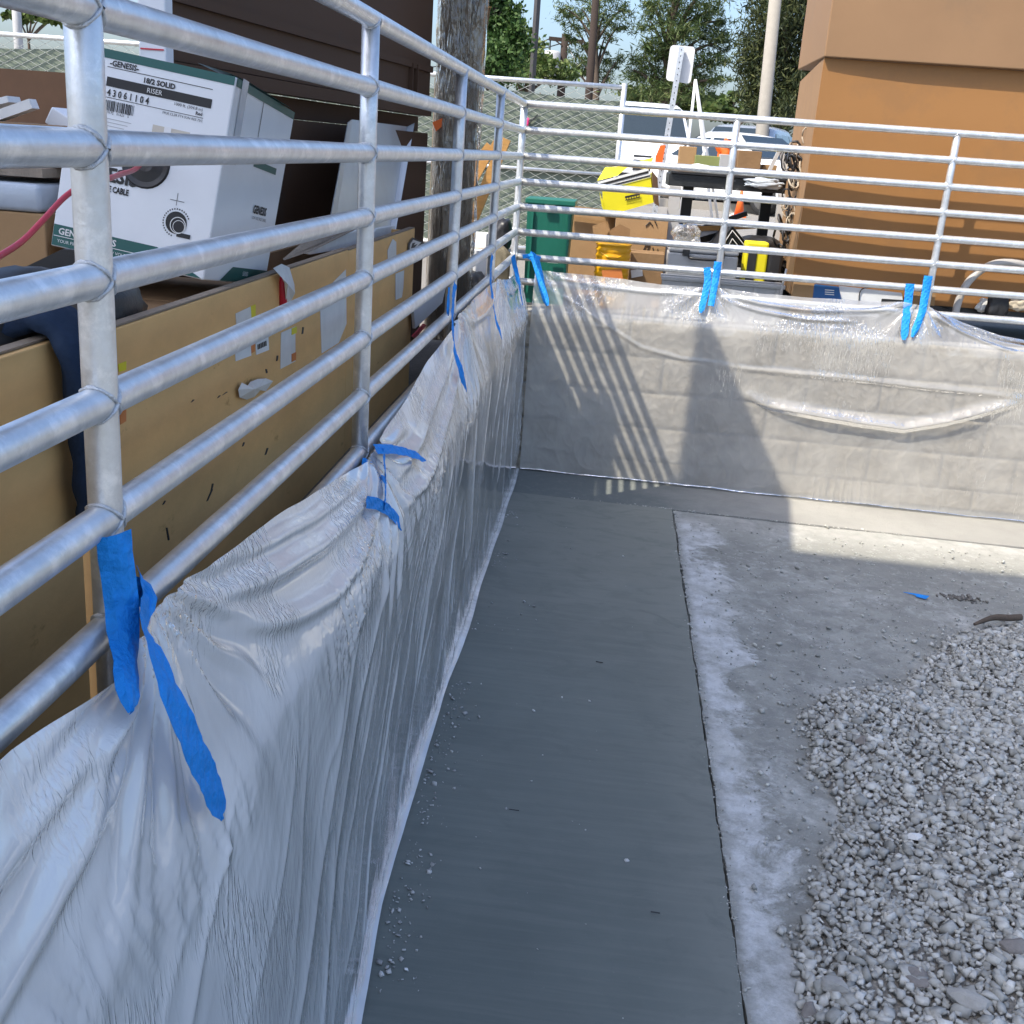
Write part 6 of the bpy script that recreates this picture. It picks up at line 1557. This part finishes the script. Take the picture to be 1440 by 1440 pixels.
def sedan(label, loc, rotz, paint, H=1.46, W=0.90, name='parked_sedan'):
    st = [(0.0, 0.35, 0.58, 0.62, W * 0.80, W * 0.70), (0.10, 0.28, 0.66, 0.72, W * .93, W * 0.80), (0.9, 0.22, 0.82, 0.90, W, W * 0.84), (1.25, 0.22, 0.86, 0.94, W, W * 0.84), (1.32, 0.22, 0.87, 0.97, W, W * 0.83),
          (2.05, 0.22, 0.90, H - 0.05, W, W * 0.66), (2.5, 0.22, 0.91, H, W, W * 0.64), (3.0, 0.22, 0.92, H - 0.01, W, W * 0.64), (3.85, 0.22, 0.94, 1.08, W, W * 0.74), (4.45, 0.25, 0.92, 1.00, W * .96, W * 0.78), (4.68, 0.34, 0.80, 0.90, W * .88, W * 0.74)]
    zx = lambda x: 0.97 + (x - 1.32) / 0.73 * (H - 0.05 - 0.97) + 0.03
    wins = [[(1.36, -W * .76, zx(1.36)), (1.36, W * .76, zx(1.36)), (2.00, W * .60, zx(2.0)), (2.00, -W * .60, zx(2.0))], [(3.80, W * .66, 1.10), (3.80, -W * .66, 1.10), (3.10, -W * .58, H - 0.04), (3.10, W * .58, H - 0.04)]]
    for s in (1, -1):
        for q in ([(1.62, s * W * .975, .95), (2.65, s * W * .975, .95), (2.65, s * W * .70, H - 0.12), (2.15, s * W * .70, H - 0.13)], [(2.73, s * W * .975, .95), (3.62, s * W * .96, .98), (3.15, s * W * .72, H - 0.14), (2.73, s * W * .70, H - 0.12)]):
            wins.append(q if s < 0 else q[::-1])
    lamps = [[(.06, s * W * .50, .60), (.16, s * W * .88, .60), (.22, s * W * .88, .70), (.10, s * W * .50, .68)][::s] for s in (1, -1)]
    gr = [([(0.0, W * .42, .40), (0.0, -W * .42, .40), (0.02, -W * .42, .56), (0.02, W * .42, .56)], M_blackplastic, 'grille')]
    return vehicle(name, label, 'car', loc, rotz, st, paint, [(0.9, W * .86), (0.9, -W * .86), (3.6, W * .86), (3.6, -W * .86)], 0.33, 0.22, wins, lamps, gr)
# front of a vehicle faces local -x; rot +90 deg turns the nose towards -y (the viewer)
q = atY(925, 222, 18.0); suv('white sport utility vehicle facing the railing beside the fence end', (q.x, 18.0, LOT), math.radians(96), M_carwhite, 2.05, 1.0)
q = atY(1010, 228, 20.5); suv('silver pickup-sized vehicle parked behind the white sedan', (q.x, 20.5, LOT), math.radians(72), M_carsilver, 1.80, 0.97)
q = atY(1085, 234, 15.8); sedan('white sedan parked across the lot behind the work table', (q.x + 1.1, 15.2, LOT), math.radians(128), M_carwhite)
q = atY(1120, 238, 30); suv('white van roof glimpsed left of the job box', (q.x + 0.6, 30, LOT), math.radians(20), M_carwhite, 2.0, 1.0, 'parked_van')
for i, (px_, Y, pt, lb) in enumerate(((8, 13.0, M_carwhite, 'white vehicle with dark window at the very top left corner'), (62, 22.0, M_carwhite, 'white car behind the fence at the top left'), )):
    q = atY(px_, 160, Y)
    (suv if i == 0 else sedan)(lb, (q.x - (1.2 if i == 0 else 0.6), Y, LOT), math.radians(60 if i == 0 else 150), pt)
MB_ = atY(24, 30, 12.0); setp(MB().tube([(MB_.x, 12.0, LOT), (MB_.x, 12.0, 4.0)], 0.07, 10).build('steel_bollard_post', M_greypaint, None, True), 'grey steel post beside the white vehicle at top left', 'post')

# low kerb with dry planting and dark fence along the lot's far side
M_dry = mat('dry_soil', (0.30, 0.22, 0.12), rough=0.95, var=0.35, scale=3, col2=(0.16, 0.17, 0.05), patch=0.3, pscale=1.2, bump=0.4)
setp(MB().box((-6.0, 16.4, LOT), (14.0, 17.4, LOT + 0.12)).build('planting_strip', M_dry), kind='structure')
setp(MB().box((-6.0, 16.25, LOT - 0.01), (14.0, 16.39, LOT + 0.15)).build('kerb', M_pole), kind='structure')
setp(MB().box((-30, 54, LOT), (60, 54.2, 1.9)).build('screen_fence', mat('dark_green_screen', (0.02, 0.05, 0.035), rough=0.9, var=0.2, scale=1)), 'long dark green screened fence at the far side of the lot', 'fence')
lm_ = mat('faded_line_paint', (0.65, 0.62, 0.52), rough=0.8, var=0.2, scale=6)
for k in range(7):
    x = -1.0 + 2.7 * k
    setp(link_mesh('parking_line', [(x, 9.5, LOT + 0.004), (x + 0.1, 9.5, LOT + 0.004), (x + 1.1, 15.5, LOT + 0.004), (x + 1.0, 15.5, LOT + 0.004)], [(0, 1, 2, 3)], lm_), kind='structure')

# ================================================================== TREES
def leaf_mat(name, c0, c1, c2):
    m = bpy.data.materials.new(name); m.use_nodes = True
    nt = m.node_tree; N = nt.nodes; L = nt.links; N.clear()
    out = N.new('ShaderNodeOutputMaterial'); g = N.new('ShaderNodeNewGeometry'); cr = N.new('ShaderNodeValToRGB')
    e = cr.color_ramp.elements; e[0].color = (*c0, 1); e[1].color = (*c2, 1); k = e.new(0.5); k.color = (*c1, 1)
    L.new(g.outputs['Random Per Island'], cr.inputs[0])
    b = N.new('ShaderNodeBsdfPrincipled'); b.inputs['Roughness'].default_value = 0.55; b.inputs['Specular IOR Level'].default_value = 0.3
    tl = N.new('ShaderNodeBsdfTranslucent'); mx = N.new('ShaderNodeMixShader'); mx.inputs[0].default_value = 0.30
    L.new(cr.outputs[0], b.inputs['Base Color']); L.new(cr.outputs[0], tl.inputs[0])
    L.new(b.outputs[0], mx.inputs[1]); L.new(tl.outputs[0], mx.inputs[2]); L.new(mx.outputs[0], out.inputs[0])
    return m
L_broad = leaf_mat('broad_leaves', (0.022, 0.055, 0.012), (0.045, 0.100, 0.022), (0.12, 0.19, 0.06))
L_olive = leaf_mat('olive_leaves', (0.04, 0.075, 0.016), (0.085, 0.13, 0.032), (0.18, 0.22, 0.07))
L_pine = leaf_mat('pine_needles', (0.028, 0.055, 0.016), (0.075, 0.120, 0.034), (0.18, 0.21, 0.08))
L_dark = leaf_mat('dark_needles', (0.015, 0.024, 0.010), (0.042, 0.060, 0.022), (0.12, 0.13, 0.045))
def tree(name, label, Y, base_px, trunk_top, blobs, leafmat, dens, size, slim, seed, tr0=0.22, droop=0.0, group='trees beyond the lot'):
    """blobs: (px, py, rx_px, ry_px) foliage masses; each gets its own depth, branch and leaves"""
    r = np.random.default_rng(seed)
    bx_ = atY(base_px, 200, Y).x; tp = atY(trunk_top[0], trunk_top[1], Y)
    t = thing(name, label, 'tree', (bx_, Y, LOT), group)
    tm = MB(); base = Vector((bx_, Y, LOT))
    npt = 9; tpts = []
    for i in range(npt):
        f = i / (npt - 1); q = base.lerp(tp, f); q += Vector((r.normal() * 0.08, r.normal() * 0.08, 0)) * (1 if 0 < i else 0); tpts.append(q)
    tm.tube(tpts, tr0, 8, rs=[tr0 * (1 - 0.85 * i / (npt - 1)) for i in range(npt)])
    C_, Rr = [], []
    scale = (Y - CAM.y) / 0.949 / FPX
    for (px_, py_, rx_, ry_) in blobs:
        c = atY(px_, py_, Y + r.uniform(-1, 1) * rx_ * scale * 1.0)
        C_.append(c); Rr.append((rx_ * scale, rx_ * scale * 0.9, ry_ * scale))
        k = min(npt - 1, max(1, int((c.z - base.z) / max(0.1, (tp.z - base.z)) * (npt - 1) * 0.85)))
        s = tpts[k]; mid = s.lerp(c, 0.55) + Vector((0, 0, 0.12 * (c - s).length * (-1 if droop else 1)))
        tm.tube(smooth_path([s, mid, c], 4), 0.05, 5, rs=[max(0.02, tr0 * 0.34 * (1 - 0.8 * q / 8)) for q in range(9)])
    tm.build('trunk', M_bark, t, True)
    V = []; n_tot = 0
    for c, (rx_, ry_, rz_) in zip(C_, Rr):
        nC = max(5, int(dens * rx_ * rz_ * 6.0))          # clumps in the mass
        u = r.normal(size=(nC, 3)); u /= np.linalg.norm(u, axis=1)[:, None]
        rad = r.random(nC)[:, None] ** 0.45
        cl_ = np.array(c) + u * rad * np.array([rx_, ry_, rz_]) * (0.85 + 0.35 * r.random((nC, 1)))
        nl = 34
        cs = 0.13 * (rx_ + rz_) * (0.5 + r.random((nC, 1, 1)))
        p = cl_[:, None, :] + r.normal(size=(nC, nl, 3)) * cs * np.array([1, 1, 0.55 + 0.9 * droop])
        p = p.reshape(-1, 3); n = len(p)
        a = r.normal(size=(n, 3)) + np.array([0, 0, -0.9 * droop - 0.1]); a /= np.linalg.norm(a, axis=1)[:, None]
        b = np.cross(a, r.normal(size=(n, 3))); b /= np.linalg.norm(b, axis=1)[:, None] + 1e-9
        s = size * (0.6 + 0.9 * r.random((n, 1)))
        la = a * s; lb = b * s * slim
        V.append(np.stack([p - la * 0.5, p + lb * 0.5, p + la * 0.5, p - lb * 0.5], 1).reshape(-1, 3))
    V = np.concatenate(V); F = np.arange(len(V)).reshape(-1, 4)
    cr_ = link_mesh('crown', V, F, leafmat, t, False, fast=True)
    return t
rt = random.Random(4)
def column(px_, w, y0, y1, n, seed, taper=0.5, bulge=1.0):
    rr = random.Random(seed); out = []
    for i in range(n):
        f = i / (n - 1); y = y0 + (y1 - y0) * f; ww = w * (taper + (1 - taper) * math.sin(math.pi * min(1, 0.15 + f * 0.75)) ** 0.7)
        for k in range(2):
            out.append((px_ + rr.uniform(-1, 1) * ww * 0.75, y + rr.uniform(-6, 6), ww * rr.uniform(0.35, 0.6), ww * rr.uniform(0.30, 0.5)))
    return out
tree('leafy_tree', 'dense leafy tree rising beside the wrapped stack', 11.0, 700, (702, -40), column(700, 32, -60, 105, 10, 1) + [(690, 30, 26, 30), (715, 60, 22, 26), (700, 90, 30, 24)], L_broad, 110, 0.07, 0.5, 21, tr0=0.13, droop=0.6)
tree('leafy_tree', 'pale olive bushy tree behind the fence left of the slim lamp post', 26.0, 735, (735, 60), [(712, 92, 28, 20), (735, 70, 24, 24), (755, 88, 22, 16), (775, 98, 20, 14), (725, 104, 30, 12), (722, 62, 16, 18), (795, 108, 18, 10)], L_olive, 24, 0.12, 0.6, 22, tr0=0.16)
tree('pine_tree', 'open pine behind the brown utility pole', 36.0, 838, (838, -60), [(800, 30, 18, 13), (818, 12, 24, 12), (850, 20, 26, 14), (868, 38, 18, 11), (822, 42, 20, 9), (852, 48, 20, 9), (806, 52, 10, 7), (845, -8, 34, 16), (880, 10, 14, 10), (795, 12, 14, 8), (838, 68, 18, 8), (815, 80, 16, 12), (832, 92, 24, 14), (856, 100, 22, 14), (806, 100, 14, 12), (870, 84, 14, 10), (842, -36, 30, 18)], L_pine, 11, 0.20, 0.14, 23, tr0=0.18)
tree('pine_tree', 'big full pine behind the blank white sign', 36.0, 930, (950, -60), [(915, 30, 22, 14), (940, 14, 30, 16), (975, 22, 30, 18), (1005, 14, 24, 12), (1015, 30, 14, 9), (955, 45, 32, 16), (990, 52, 30, 18), (1012, 60, 20, 14), (925, 58, 22, 14), (905, 78, 24, 16), (935, 82, 28, 16), (965, 80, 30, 16), (1000, 84, 28, 14), (890, 98, 20, 16), (915, 106, 26, 14), (948, 108, 30, 16), (985, 104, 30, 14), (1008, 112, 18, 10), (960, -14, 46, 18), (1000, -20, 34, 16), (970, 128, 40, 12), (940, 130, 40, 12), (905, 125, 30, 10), (915, 5, 18, 10)], L_pine, 12, 0.20, 0.15, 24, tr0=0.3)
tree('cypress_tree', 'dark drooping conifer behind the pale lamp post', 32.0, 1105, (1108, -70), [(1060, 60, 24, 26), (1052, 90, 20, 22), (1080, 30, 28, 26), (1105, 15, 36, 28), (1135, 20, 26, 26), (1148, 48, 18, 24), (1120, 60, 34, 30), (1088, 80, 30, 30), (1130, 95, 28, 28), (1070, 110, 26, 26), (1100, 125, 34, 28), (1060, 135, 22, 20), (1130, 130, 26, 24), (1100, -20, 44, 24), (1140, -15, 30, 20), (1075, 0, 26, 18), (1150, 80, 14, 20), (1090, 158, 40, 14), (1120, 158, 40, 14)], L_dark, 12, 0.20, 0.2, 25, tr0=0.3, droop=0.9)
tree('shrub', 'olive shrub mass low between the pine and the dark conifer', 44.0, 1035, (1035, 150), [(1010, 148, 20, 12), (1032, 140, 20, 12), (1050, 150, 20, 12), (1030, 160, 34, 10), (1075, 158, 24, 10), (1000, 160, 20, 8)], L_olive, 5, 0.30, 0.6, 26, tr0=0.14)
tree('shrub', 'dark hedge shrub behind the white vehicle', 46.0, 930, (930, 135), [(890, 136, 26, 10), (925, 138, 30, 10), (960, 142, 30, 10), (990, 148, 20, 8)], L_pine, 5, 0.30, 0.5, 27, tr0=0.14)
tree('shrub', 'bright green shrub far off at the top left corner', 40.0, 40, (40, 10), [(36, 24, 14, 10), (58, 26, 18, 10), (80, 28, 16, 10), (20, 20, 14, 10), (110, 20, 30, 14)], L_olive, 5, 0.3, 0.6, 28, tr0=0.14)
for i, (px_, w, h, Y) in enumerate(((960, 90, 14, 72.0), (760, 60, 12, 70.0))):
    tree('distant_tree', ['far tree mass low behind the big pine', 'far tree mass behind the short utility pole'][i], Y, px_, (px_, 130), [(px_ + rt.uniform(-w, w) * .5, 158 - rt.random() * h, w * 0.3, h * 0.5) for _ in range(7)], L_pine, 1.6, 0.6, 0.5, 60 + i, tr0=0.2)

# ---- small litter on the floor
q = atZ(1290, 838, gz(2.1) + 0.004)
sc_ = MB(); sc_.prism([q + Vector(v) for v in ((-0.055, 0.03, 0), (0.0, 0.012, 0.004), (0.045, -0.022, 0.012), (0.03, -0.032, 0.0), (-0.01, -0.012, 0.0), (-0.005, 0.004, 0.0))], (0, 0, 0.002)); setp(sc_.build('tape_scrap', M_tape), 'crumpled scrap of blue tape lying on the dusty ground', 'tape')
q = atZ(1352, 841, gz(2.4) + 0.003)
r = np.random.default_rng(2); k = 60
pp = np.column_stack([q.x + r.normal(size=k) * 0.045, q.y + r.normal(size=k) * 0.018, np.full(k, q.z)])
stones('dirt_clods', pp, 0.004 + 0.006 * r.random(k), M_joint, 31, label='dark dirt clods beside the blue tape scrap', cat='dirt')
q0 = atZ(1370, 878, gz(2.35) + 0.03); q1 = atZ(1436, 868, gz(2.6) + 0.06)
sk = MB(); sk.tube(smooth_path([q0, q0.lerp(q1, 0.4) + Vector((0, 0.012, 0.012)), q0.lerp(q1, 0.75) + Vector((0, 0.004, 0.004)), q1]), 0.012, 8, rs=[0.006 + 0.009 * min(1, i / 14) for i in range(31)])
setp(sk.build('stick', M_bark, None, True), 'dark broken stick at the top edge of the gravel heap', 'stick')
for (a, b, c, d) in ((716, 1138, 730, 1140), (915, 1282, 928, 1284), (838, 930, 848, 932)):
    p0 = atZ(a, b, gz(0.5) + 0.006); p1 = atZ(c, d, gz(0.5) + 0.006); o = MB().tube([p0, p1], 0.0016, 6).build('nail', M_blackplastic)
    setp(o, {716: 'dark nail in the middle of the grey path', 915: 'dark nail near the right edge of the grey path', 838: 'dark nail at the far part of the grey path'}[a], 'nail')
